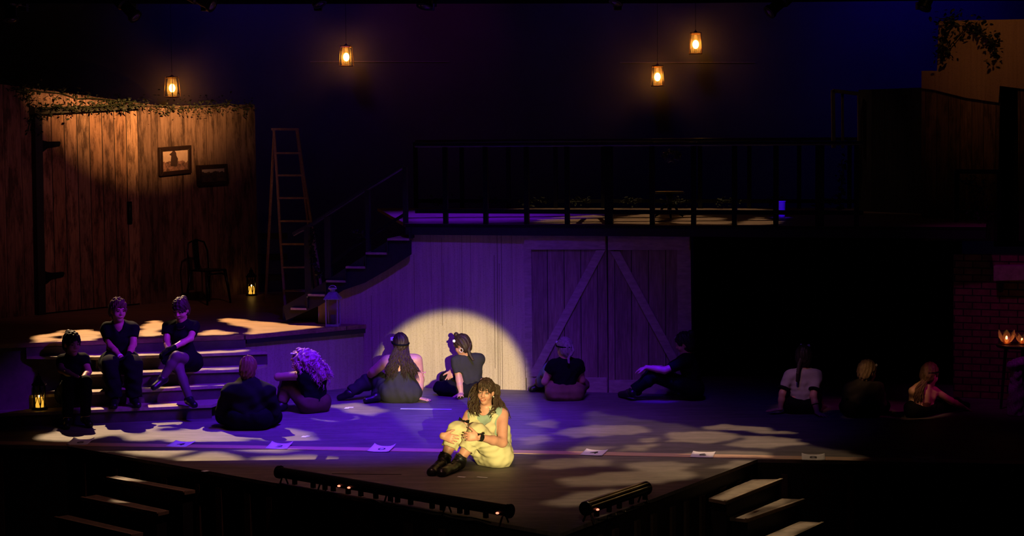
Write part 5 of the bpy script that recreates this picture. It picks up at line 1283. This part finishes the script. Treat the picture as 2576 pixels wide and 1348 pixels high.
p = person('p6', 'woman with long dark hair and a black headband, back turned, leaning on one straight arm', D, dict(
    pelvis=(1008, 982, 0), ha=(984, 984, .03), hb=(1032, 984, 0), chest=(1010, 930, .03), neck=(1008, 896, .04), head=(1007, 866, .05), sa=(970, 909, .06), sb=(1049, 906, .03),
    ea=(940, 934, .14), wa=(927, 950, .30), eb=(1056, 955, .03), wb=(1052, 1001, -.03), ka=(944, 950, .30), kb=(960, 990, .30), na=(876, 988, .16), nb=(946, 1002, -.02), ta=(855, 1000, 0, .035), tb=(921, 1007, 0, .035)),
    (-.35, .93, -.1), (-.3, .95, 0), 0.0, b=1.22, hands=(HK('a', (-.5, .5, -.7), (.5, .5, -.3), 1, curl=.3), HK('b', (.93, -.25, -.15), (.1, 0, -1), 1, curl=.08, spread=.2)))
Jn, f, t_ = p['J'], p['fr'], p['Tu']
js = trousers(.94); js['torso'] = None
garment(p, 'jumpsuit', BLK2, js, g={'torso': .010, 'belly': .014, 'thigha': .022, 'thighb': .022, 'shina': .02, 'shinb': .02, 'pelvis': .018}, seed=31, fold=.005, top=.92)
for s, sh in ((-1, 'sa'), (1, 'sb')):
    pt = Jn[sh] + (Jn['sa' if sh == 'sb' else 'sb'] - Jn[sh]) * .26
    MB().tube([pt - f * .10 - t_ * .09, pt - f * .078 + t_ * .0, pt + t_ * .055, pt + f * .08], .008, 6).build('shoulder_strap', BLK2, p['root'])
shoes(p); haircap(p, H_DARK, vol=.012, seed=14, amp=.004)
cuff(p, 'elbow_band', BLK, 'sa', 'ea', .9, .048, .005, .016); cuff(p, 'arm_ribbon', M_plain('pink_ribbon', (.4, .12, .2), .6), 'sb', 'eb', .62, .05, .004, .012)
bow(p, 'ribbon_bow', M_plain('pink_satin', (.4, .12, .2), .5), Jn['sb'] + (Jn['eb'] - Jn['sb']) * .62 + np.array((.045, -.04, .0)), (1, 0, 0), (0, 0, 1), .035)
hb_ = ring(p, 'headband', BLK, p['q'](0, -.008, .018), p['R'], p['L'] * .97 - p['U'] * -.25, .092, .112, .012)
flower(p, p['q'](-.085, .02, .065), .022, parent=hb_)
lp = []
for i in range(20):
    x = 968 + 88 * (i / 19); lp.append([p['q'](.07 * (i / 19 * 2 - 1) * -1 * -1, -.07, -.01), pix((986 + 42 * (i / 19), 895), D, -.07), pix((980 + 62 * (i / 19), 918), D, -.11), pix((x + 4 * math.sin(i * 3), 945 + 10 * math.sin(i * 2.2)), D, -.11)])
lp = [l for i, l in enumerate(lp) if i not in (7, 8)]
locks(p, lp, H_DARK, .0052, n=22, wave=.008, seed=17, name='long_waves', per=14, turns=3.2, jitter=.012)
D = 22.4
p = person('p7', 'person in charcoal tee with short braid, propped on one arm before the spot-lit wall', D, dict(
    pelvis=(1190, 974, 0), ha=(1167, 977, 0), hb=(1213, 975, .02), chest=(1182, 925, .02), neck=(1172, 895, .02), head=(1163, 868, -.01), sa=(1148, 908, -.03), sb=(1207, 904, .06),
    ea=(1155, 956, -.07), wa=(1160, 990, -.12), eb=(1158, 938, .22), wb=(1138, 931, .24), ka=(1108, 976, .12), kb=(1124, 952, .36), na=(1152, 990, .20), nb=(1118, 984, .48), ta=(1174, 994, -.02), tb=(1096, 988, .5)),
    (-.84, .40, -.36), (-.5, .85, 0), 0.0, b=0.93, hands=(HK('a', (-.15, -.96, -.12), (.0, -.1, -1), -1, curl=.06, spread=.24), HK('b', (-.3, -.1, -.9), (-.3, -.9, 0), 1, curl=.2)))
garment(p, 't_shirt', BLK2, tee(.62), g=.014, hem=-.25, seed=34, fold=.004); garment(p, 'trousers', BLKT, trousers(.92), g=.022, top=.2, seed=35, fold=.005)
haircap(p, H_DARK, vol=.010, seed=18, amp=.004); MB().ball(Vector(p['q'](.0, .03, .138)), .03, 10).build('top_knot', H_DARK, p['root'], smooth=True)
braid(p, [p['q'](-.01, -.10, -.02), pix((1179, 880), D, -.09), pix((1182, 893), D, -.10), pix((1190, 905), D, -.11)], .020, H_DARK)
ring(p, 'hoop_earring', PEARL, p['q'](-.079, -.005, -.055), p['L'], p['U'], .022, .024, .004); flower(p, p['q'](-.075, .045, .075), .015)
D = 22.05
p = person('p9', 'fair-haired person in a black tee and khaki trousers, back turned at the barn door', D, dict(
    pelvis=(1420, 984, 0), ha=(1397, 986, 0), hb=(1444, 986, 0), chest=(1422, 938, .02), neck=(1420, 904, .03), head=(1421, 877, .03), sa=(1388, 920, .02), sb=(1456, 918, .02),
    ea=(1371, 960, .03), wa=(1396, 962, .24), eb=(1464, 956, .08), wb=(1440, 958, .30), ka=(1384, 930, .42), kb=(1464, 968, .32), na=(1353, 978, .70), nb=(1432, 988, .5), ta=(1338, 986, .68), tb=(1410, 988, .56)),
    (-.55, .80, -.25), (0, 1, 0), 0.0, b=0.95, hands=(HK('a', (.6, .6, -.3), (.2, .2, -1), 1, curl=.3), HK('b', (-.7, .6, -.2), (0, .3, -1), -1, curl=.3)))
garment(p, 't_shirt', BLK, tee(.42), g=.016, hem=.12, seed=37, fold=.004)
garment(p, 'trousers', KHAKI, {'pelvis': None, 'belly': None, 'thigha': None, 'thighb': None, 'shinb': (0, .9), 'shina': (0, .8)}, g=.022, top=.32, seed=38, fold=.005)
garment(p, 'legging', DENIM, {'thigha': (.55, 1), 'shina': (0, .82)}, g=.026, fold=.004, seed=39)
shoes(p); haircap(p, H_ASH, vol=.010, seed=19, amp=.004)
hb_ = ring(p, 'headband', BLK, p['q'](0, -.005, .03), p['R'], p['L'] * .95 + p['U'] * .3, .09, .108, .009); flower(p, p['q'](-.06, .05, .09), .014, parent=hb_)
braid(p, [p['q'](.03, -.10, .02), p['q'](.035, -.11, -.04), pix((1430, 900), D, -.10), pix((1431, 912), D, -.12)], .018, H_ASH)
D = 22.02
p = person('p10', 'person almost lost in the dark, one forearm lit blue across raised knees', D, dict(
    pelvis=(1745, 978, 0), ha=(1745, 979, -.09), hb=(1745, 976, .09), chest=(1738, 932, 0), neck=(1728, 895, 0), head=(1722, 864, 0), sa=(1724, 910, -.15), sb=(1720, 907, .15),
    ea=(1672, 932, -.22), wa=(1626, 924, -.14), eb=(1676, 930, .16), wb=(1642, 924, .02), ka=(1650, 944, -.10), kb=(1640, 942, .10), na=(1588, 984, -.06), nb=(1602, 980, .12), ta=(1562, 992, 0, .035), tb=(1580, 986, 0, .035)),
    (-.92, .15, -.25), (-1, .15, 0), 0.0, b=0.95, hands=(HK('a', (-.8, .4, -.3), (0, .3, -1), 1, curl=.3), HK('b', (-.7, -.5, 0), (0, 0, -1), 1, curl=.3)))
garment(p, 'shirt', BLK, tee(.75), g=.018, hem=0, seed=41); garment(p, 'trousers', BLK, trousers(), g=.02, top=.25, seed=42); shoes(p); haircap(p, H_BLACK, vol=.014, seed=20, amp=.006)
MB().ball(Vector(p['q'](0, -.10, .09)), .045, 10).build('hair_bun', H_BLACK, p['root'], smooth=True); flower(p, p['q'](.04, .085, .085), .013, M_plain('dull_petal', (.4, .36, .3)))
D = 20.9
p = person('p11', 'person with a long braid in a lilac top, leaning back on both straight arms', D, dict(
    pelvis=(2018, 1022, 0), ha=(1996, 1024, 0), hb=(2042, 1024, 0), chest=(2018, 972, .02), neck=(2020, 930, .03), head=(2022, 897, .03), sa=(1985, 944, .02), sb=(2055, 944, .02),
    ea=(1968, 990, -.04), wa=(1963, 1029, -.05), eb=(2046, 996, -.11), wb=(2056, 1040, -.18), ka=(1992, 1004, .45), kb=(2050, 1004, .45), na=(1988, 1030, .82), nb=(2056, 1030, .82), ta=(1986, 1010, .92), tb=(2060, 1010, .92)),
    (.2, .96, .06), (.1, 1, 0), 0.0, b=0.9, hands=(HK('a', (-.97, -.1, -.12), (0, 0, -1), -1, curl=.06, spread=.2), HK('b', (.42, -.88, -.12), (0, -.1, -1), 1, curl=.06, spread=.24)))
garment(p, 'top', LILAC, tee(.75), g=.013, hem=.1, seed=44, fold=.004); garment(p, 'trousers', BLK, trousers(), g=.016, top=.3, seed=45); shoes(p, floor=.003); haircap(p, H_BLACK, vol=.012, seed=22, amp=.004)
braid(p, [p['q'](-.02, -.10, -.01), pix((2010, 918), D, -.09), pix((2007, 940), D, -.13), pix((2005, 958), D, -.13)], .022, H_BLACK, 14)
cuff(p, 'arm_band', BLK, 'sa', 'ea', .72, .062, .005, .03); cuff(p, 'arm_band', BLK, 'sb', 'eb', .72, .062, .005, .03); cuff(p, 'wrist_cord', BLK, 'eb', 'wb', .5, .037, .004, .012)
flower(p, p['q'](.05, .01, .118), .016); flower(p, p['q'](-.03, .02, .128), .010)
D = 20.6
p = person('p12', 'short-haired person in a dark sweater sitting between the braid and the long-haired sitter', D, dict(
    pelvis=(2170, 1032, 0), ha=(2148, 1034, 0), hb=(2192, 1034, 0), chest=(2168, 990, .02), neck=(2174, 962, .02), head=(2182, 935, .02), sa=(2138, 978, .0), sb=(2208, 977, .04),
    ea=(2129, 1018, .10), wa=(2160, 1030, .30), eb=(2216, 1017, .15), wb=(2190, 1030, .32), ka=(2130, 1034, .32), kb=(2220, 1032, .34), na=(2168, 1042, .42), nb=(2192, 1042, .46), ta=(2196, 1042, .46), tb=(2164, 1042, .52)),
    (.80, .55, -.12), (.15, 1, 0), 0.0, b=0.95, hands=(HK('a', (.6, .4, -.6), (.3, .3, -.6), 1, curl=.35), HK('b', (-.5, .4, -.7), (-.3, .3, -.6), -1, curl=.35)))
garment(p, 'sweater', M_cloth('dark_knit', (.035, .028, .022)), tee(1.0, farma=(0, .92), farmb=(0, .92)), g=.02, hem=-.25, seed=47, fold=.006); garment(p, 'trousers', BLK, trousers(), g=.02, top=.2, seed=48); shoes(p); features(p); haircap(p, H_FAIR, vol=.012, seed=23, amp=.006)
flower(p, p['q'](.07, .05, .08), .013)
D = 20.6
p = person('p13', 'long-haired person with bare amber-lit back, reaching one arm towards the dim brick wall', D, dict(
    pelvis=(2312, 1036, 0), ha=(2298, 1038, -.05), hb=(2330, 1036, .08), chest=(2314, 990, 0), neck=(2326, 966, 0), head=(2339, 942, 0), sa=(2296, 984, -.07), sb=(2352, 984, .10),
    ea=(2304, 1022, .10), wa=(2338, 1030, .28), eb=(2392, 1008, .14), wb=(2420, 1022, .35), ka=(2350, 1026, .30), kb=(2386, 1024, .36), na=(2396, 1040, .45), nb=(2410, 1040, .52), ta=(2418, 1042, .48), tb=(2432, 1042, .56)),
    (.78, .50, -.2), (.65, .75, 0), 0.0, b=0.86, skin=SKINB, hands=(HK('a', (.7, .4, -.5), (.2, .2, -1), 1, curl=.3), HK('b', (.7, .5, -.4), (0, 0, -1), -1, curl=.25)))
garment(p, 'low_back_top', M_cloth('rust_jersey', (.10, .035, .03)), {'torso': None, 'belly': None}, g=.008, top=.40, hem=-.1, seed=50, fold=.003); garment(p, 'trousers', BLK, trousers(), g=.016, top=.2, seed=51); shoes(p); haircap(p, H_BR, vol=.010, seed=24, amp=.004)
ring(p, 'headband', BLK, p['q'](0, -.005, .03), p['R'], p['L'] * .96 + p['U'] * .25, .088, .106, .008)
lp = []
for i in range(12):
    a = i / 11; lp.append([p['q'](.05 - .1 * a, -.06, .03), pix((2322 + 10 * a, 955), D, -.06), pix((2304 + 18 * a, 980), D, -.11), pix((2298 + 20 * a + 3 * math.sin(i * 2), 1008 + 9 * math.sin(i * 1.9)), D, -.11)])
locks(p, lp, H_BR, .005, n=18, wave=.006, seed=27, name='long_hair', per=12, turns=3, jitter=.010)
# ================================================================= LIGHT
w = bpy.data.worlds.new('world'); C.world = w; w.use_nodes = True
w.node_tree.nodes['Background'].inputs[0].default_value = (.02, .02, .12, 1); w.node_tree.nodes['Background'].inputs[1].default_value = .006
def spot(name, loc, target, color, power, angle, blend=.3, radius=.05):
    l = bpy.data.lights.new(name, 'SPOT'); l.color = color; l.energy = power; l.spot_size = math.radians(angle); l.spot_blend = blend; l.shadow_soft_size = radius
    o = bpy.data.objects.new(name, l); COL.objects.link(o); o.location = loc
    o.rotation_euler = (Vector(target) - Vector(loc)).to_track_quat('-Z', 'Y').to_euler(); return o
def inside(px, py, poly):
    r = np.zeros(px.shape, bool); n = len(poly)
    for i in range(n):
        (x0, y0), (x1, y1) = poly[i], poly[(i + 1) % n]
        if y0 == y1: continue
        c = ((y0 > py) != (y1 > py)) & (px < (x1 - x0) * (py - y0) / (y1 - y0) + x0); r ^= c
    return r
def gobo(name, loc, color, power, patches, label, radius=.004, dist=.55, seed=1, rag=.035, shrink=1.0, aim=None, half=None, blend=.12, N=230):
    """a lamp with an added, unseen plate before it, its holes shaped to these light patches; patches: [(height or a function of the wall, outline)]"""
    loc = Vector(loc); rnd = random.Random(seed); P3 = []
    for z, pts in patches:
        w3 = [z(x, y) if callable(z) else at_z(x, y, z) for x, y in pts]; out = []; cc = sum(w3, V(0, 0, 0)) / len(w3); w3 = [cc + (q - cc) * shrink for q in w3]
        n = len(w3)
        for i in range(n):
            a, b = w3[i], w3[(i + 1) % n]; k = max(1, int((b - a).length / .11))
            for j in range(k):
                q = a.lerp(b, j / k); out.append(q + V(rnd.gauss(0, rag), rnd.gauss(0, rag), 0))
        P3.append(out)
    allp = [q for o in P3 for q in o]; tgt_ = aim or sum(allp, V(0, 0, 0)) / len(allp)
    d = (tgt_ - loc).normalized(); half = half or max((q - loc).normalized().angle(d) for q in allp) * 1.06 + .01
    spot(name, loc, tgt_, color, power, math.degrees(half) * 2, blend, radius)
    a = d.cross(Vector((0, 0, 1))).normalized(); b = a.cross(d); R = dist * math.tan(half) * 1.12
    g = np.linspace(-R, R, N + 1); c = (g[1:] + g[:-1]) / 2; X, Y = np.meshgrid(c, c, indexing='ij'); hole = np.zeros(X.shape, bool)
    for o in P3:
        pl = []
        for q in o:
            v = q - loc; k = dist / v.dot(d); pl.append((v.dot(a) * k, v.dot(b) * k))
        hole |= inside(X, Y, pl)
    c0 = loc + d * dist; va, vb = nv(a), nv(b); G = np.stack(np.meshgrid(g, g, indexing='ij'), -1)
    co = nv(c0) + G[..., :1] * va + G[..., 1:] * vb
    idx = np.arange((N + 1) ** 2).reshape(N + 1, N + 1); K = np.argwhere(~hole)
    F = np.stack([idx[K[:, 0], K[:, 1]], idx[K[:, 0] + 1, K[:, 1]], idx[K[:, 0] + 1, K[:, 1] + 1], idx[K[:, 0], K[:, 1] + 1]], 1)
    me = bpy.data.meshes.new('plate'); me.from_pydata(co.reshape(-1, 3).tolist(), [], F.tolist())
    o = link_mesh('added_light_mask', me, BLACKM, fr=frame(c0)); tag(o, label, 'gobo')  # plate added out of view, only to shape the lamp's light
BLUE = (.06, .0, 1.0); VIO = (.12, .006, 1.0); MAG = (.7, .01, .72); WARM = (1.0, .66, .36); WARM2 = (1.0, .62, .28); AMB = (1.0, .50, .17); FOLLOW = (1.0, .84, .35)
tgt = at_plane(1130, 974, B0, B1)
spot('follow_spot', (3.7, -13.0, 5.04), tgt, FOLLOW, 80000, 2.92, .22, .06)
spot('blue_centre', (-.6, 18.6, 6.8), (-1.5, 20.4, 0), BLUE, 5000, 44, 1.0, .12)
spot('violet_centre', (.4, 17.2, 6.8), (-1.2, 21.2, 0), VIO, 2100, 52, 1.0, .12)
spot('violet_steps', (-.2, 16.8, 6.6), (-3.0, 21.4, .5), VIO, 760, 26, .9, .1)
spot('violet_sitters', (2.2, 17.0, 5.6), (-3.8, 21.0, .9), (.24, .012, 1.0), 3600, 11, .9, .06)
spot('blue_side', (1.2, 19.0, 6.7), at_y(1648, 928, 21.86), (.05, 0, 1.0), 5200, 5.2, 1.0, .05)
spot('blue_wide', (1.0, 16.5, 6.8), (.8, 20.3, 0), BLUE, 420, 46, 1.0, .2)
spot('violet_deck', (-.6, 23.6, 6.6), (-.6, 24.8, 1.97), VIO, 1900, 44, 1.0, .1)
spot('rose_barn', (.8, 15.0, 5.6), (.6, 22.8, .9), (1.0, .28, .35), 34, 34, 1.0, .2)
gobo('back_gobo', (-5.2, 27.0, 6.85), WARM2, 10000, [
    (.75, [(82, 861), (95, 845), (130, 838), (165, 830), (170, 840), (150, 847), (140, 855)]), (.75, [(150, 858), (165, 848), (185, 842), (180, 832), (215, 828), (252, 836), (262, 848), (240, 856)]),
    (.75, [(300, 846), (345, 848), (348, 824), (385, 806), (425, 814), (418, 826), (390, 832), (415, 840), (380, 846)]), (.75, [(500, 845), (505, 838), (540, 829), (592, 838), (575, 842)]),
    (.75, [(548, 806), (575, 800), (640, 806), (700, 814), (770, 818), (862, 815), (800, 823), (700, 834), (640, 841), (612, 836), (640, 826), (590, 818)])],
    'leaf-cut gobo plate dappling the platform edge', seed=2)
gobo('back_gobo', (-6.0, 26.2, 6.85), WARM, 6600, [
    (.6, [(78, 903), (84, 897), (270, 893), (350, 890), (420, 888), (420, 894), (300, 900)]), (.6, [(470, 892), (500, 884), (622, 879), (622, 884), (560, 888)]),
    (.45, [(95, 946), (100, 940), (260, 936), (262, 942)]), (.45, [(345, 938), (350, 933), (480, 928), (520, 930), (600, 924), (600, 928), (480, 934)]),
    (.3, [(215, 987), (222, 979), (290, 978), (290, 984)]), (.3, [(395, 980), (410, 973), (450, 972), (450, 978)]), (.3, [(545, 971), (550, 965), (585, 963), (590, 968)]),
    (.15, [(222, 1032), (232, 1024), (290, 1023), (290, 1029)]), (.15, [(385, 1024), (400, 1017), (470, 1015), (470, 1021)]),
    (0, [(90, 1105), (160, 1080), (240, 1066), (330, 1058), (420, 1058), (470, 1066), (430, 1076), (330, 1082), (340, 1090), (240, 1100), (170, 1110)]),
    (0, [(300, 1096), (420, 1084), (520, 1072), (600, 1076), (640, 1100), (600, 1112), (520, 1110), (480, 1116), (400, 1106), (330, 1108)]),
    (0, [(215, 1124), (330, 1116), (400, 1122), (470, 1122), (490, 1132), (430, 1150), (330, 1142)]), (0, [(440, 1152), (520, 1138), (590, 1140), (600, 1156), (560, 1180), (500, 1182)]),
    (0, [(660, 1086), (700, 1078), (770, 1086), (800, 1104), (720, 1116), (680, 1106)]), (0, [(560, 1120), (640, 1124), (700, 1122), (760, 1130), (700, 1138), (600, 1132)]), (0, [(640, 1152), (720, 1146), (820, 1146), (900, 1160), (930, 1172), (840, 1186), (720, 1178), (650, 1170)]),
    (0, [(840, 1020), (890, 1012), (970, 1030), (930, 1044), (870, 1036)]), *[(lambda x, y, d=d: at_y(x, y, d), pl) for d, pl in ((21.2, [(262, 745), (330, 745), (345, 815), (255, 815)]), (21.2, [(425, 745), (485, 745), (500, 815), (410, 815)]), (20.7, [(155, 830), (205, 830), (225, 890), (140, 890)]), (20.15, [(590, 893), (655, 893), (690, 960), (560, 960)]), (21.3, [(735, 872), (800, 872), (830, 940), (730, 930)]))], (-.16, [(285, 1198), (340, 1204), (355, 1212), (300, 1210)])],
    'leaf-cut gobo plate dappling the steps and the floor before them', seed=3)
gobo('back_gobo', (3.4, 22.3, 6.85), WARM, 1500, [
    (0, [(1385, 1090), (1420, 1076), (1500, 1068), (1620, 1072), (1640, 1084), (1560, 1097), (1450, 1100)]), (0, [(1668, 1094), (1690, 1088), (1770, 1084), (1852, 1090), (1860, 1104), (1790, 1117), (1690, 1111)]),
    (0, [(1745, 1074), (1830, 1068), (1930, 1076), (2000, 1090), (1960, 1092), (1900, 1087), (1800, 1080)]), (0, [(1828, 1117), (1866, 1106), (1870, 1098), (1930, 1096), (2022, 1105), (2025, 1117), (1960, 1124), (1900, 1128)]),
    (0, [(1556, 1137), (1580, 1122), (1640, 1115), (1660, 1122), (1630, 1134)]), (0, [(1430, 1130), (1480, 1120), (1530, 1124), (1520, 1134), (1450, 1138)]), (0, [(1700, 1142), (1760, 1132), (1850, 1133), (1945, 1140), (1940, 1152), (1800, 1150)]),
    (0, [(1336, 1172), (1350, 1158), (1450, 1150), (1550, 1156), (1520, 1170), (1400, 1180)]), (0, [(1575, 1166), (1680, 1158), (1750, 1168), (1712, 1184), (1760, 1195), (1690, 1214), (1560, 1220), (1430, 1222), (1400, 1206), (1500, 1192), (1600, 1182)]),
    (0, [(1800, 1178), (1850, 1160), (1890, 1160), (1850, 1178)]), (0, [(1330, 1066), (1380, 1056), (1404, 1064), (1370, 1078)]), (0, [(1300, 1100), (1370, 1096), (1390, 1108), (1330, 1120)]),
    (0, [(1370, 1262), (1440, 1240), (1540, 1232), (1580, 1240), (1500, 1264), (1420, 1276)]), (0, [(1600, 1110), (1640, 1100), (1650, 1108), (1620, 1114)]),
    (-.16, [(1786, 1253), (1890, 1206), (1968, 1204), (1830, 1262)]), (-.32, [(1838, 1300), (1955, 1254), (1990, 1256), (1960, 1270), (1900, 1282), (1876, 1306)]), (-.48, [(1890, 1362), (2012, 1312), (2064, 1314), (1990, 1345), (1945, 1368)]), (.17, [(1464, 1278), (1472, 1264), (1618, 1214), (1634, 1230), (1500, 1282)])],
    'leaf-cut gobo plate dappling the dark side of the floor', seed=5, shrink=.97, radius=.004)
gobo('deck_gobo', (1.6, 23.9, 6.85), WARM, 420, [
    (1.97, [(1340, 560), (1380, 548), (1500, 540), (1528, 546), (1524, 562), (1420, 563)]), (1.97, [(1540, 562), (1546, 548), (1636, 536), (1660, 548), (1650, 556), (1640, 564)]), (1.97, [(1690, 562), (1700, 552), (1720, 540), (1800, 545), (1842, 556), (1840, 565), (1760, 563)]),
    (1.97, [(1860, 565), (1866, 556), (1900, 546), (1948, 556), (1950, 566)]), (1.97, [(1230, 530), (1300, 524), (1500, 523), (1900, 525), (1940, 528), (1700, 532), (1400, 533)]), (lambda x, y: at_y(x, y, 24.2), [(1664, 374), (1716, 374), (1716, 408), (1664, 408)]), (2.9, [(1530, 370), (1534, 364), (1890, 366), (1890, 371)])],
    'leaf-cut gobo plate of the lamp above the deck railing', seed=7, radius=.006)
CW = [(-110, 212), (75, 228), (340, 262), (640, 266), (642, 560), (400, 690), (-110, 700)]
gobo('amber_cabin', (-2.5, 21.0, 5.2), AMB, 6800, [(wp, CW)], 'shutter plate of the amber lamp on the cabin door', aim=wp(305, 100), half=math.radians(19), blend=1.0, rag=.01, radius=.006)
gobo('amber_flat', (-1.3, 20.6, 4.9), (1.0, .55, .25), 520, [(wp, CW)], 'shutter plate of the amber lamp on the cabin pictures', aim=wp(500, 175), half=math.radians(13), blend=1.0, rag=.01, radius=.006)
spot('rose_front', (-.8, 15.6, 6.7), (-.9, 18.6, 0), (1.0, .42, .36), 420, 62, 1.0, .2)
spot('rose_cabin', (-2.2, 20.5, 5.2), (-5.2, 25.5, 2.2), (1.0, .34, .42), 130, 46, 1.0, .1)
spot('wash_blue', (-3.6, 26.6, 6.6), (-3.6, 28.6, 4.9), (0.02, 0, 1), 50, 95, 1.0, .2)
spot('wash_blue', (5.8, 26.6, 6.6), (5.8, 28.6, 4.9), (0.02, 0, 1), 80, 95, 1.0, .2)
spot('wash_purple', (-1.0, 26.6, 6.6), (-1.2, 28.6, 4.6), (.7, 0, 1), 18, 60, 1.0, .2)
spot('amber_house', (4.4, 21.0, 6.2), (6.0, 23.5, 3.6), AMB, 42, 40, 1.0, .1)
spot('magenta_corner', (3.8, 18.6, 5.6), (6.0, 21.6, .8), MAG, 90, 36, 1.0, .1)
spot('blue_pail', (3.0, 20.2, 6.7), at_z(1967, 548, HD) + V(0, .03, .11), (.05, 0, 1.0), 1500, 2.6, .6, .03)  # narrow lamp added to light the pail alone
gobo('amber_side', (1.2, 15.2, 6.4), (1.0, .55, .24), 900, [(lambda x, y: at_y(x, y, 20.5), pl) for pl in ([(2278, 960), (2300, 915), (2350, 915), (2352, 1000), (2335, 1062), (2278, 1062)], [(2152, 905), (2206, 905), (2200, 955), (2160, 975), (2128, 1040), (2122, 985), (2150, 950)])], 'shutter plate of the lamp on the far floor sitters', rag=.012, radius=.006)
spot('rose_side', (1.6, 15.0, 6.0), at_y(2005, 960, 20.9), (1.0, .45, .60), 420, 5, 1.0, .06)
spot('magenta_side', (7.4, 18.2, 3.4), (4.7, 20.6, .7), (1.0, .02, .55), 130, 14, 1.0, .06)
spot('pit_fill', (.5, 9.0, 3.4), (.6, 17.0, -.5), (1.0, .7, .42), 90, 26, 1.0, .3)  # weak lamp added to lift the battens below the lip
spot('amber_window', (2.2, 24.6, 6.6), at_y(2125, 290, 25.2), (1.0, .6, .4), 26, 22, 1.0, .1)
spot('wash_blue', (1.6, 26.6, 6.6), (1.6, 28.6, 4.4), (0.02, 0, 1), 24, 100, 1.0, .2)
# ================================================================= VIEW
vs_ = C.view_settings; C.display_settings.display_device = 'sRGB'; vs_.view_transform = 'Standard'; vs_.look = 'None'; vs_.gamma = 1.0; vs_.exposure = 0.0; vs_.use_curve_mapping = False
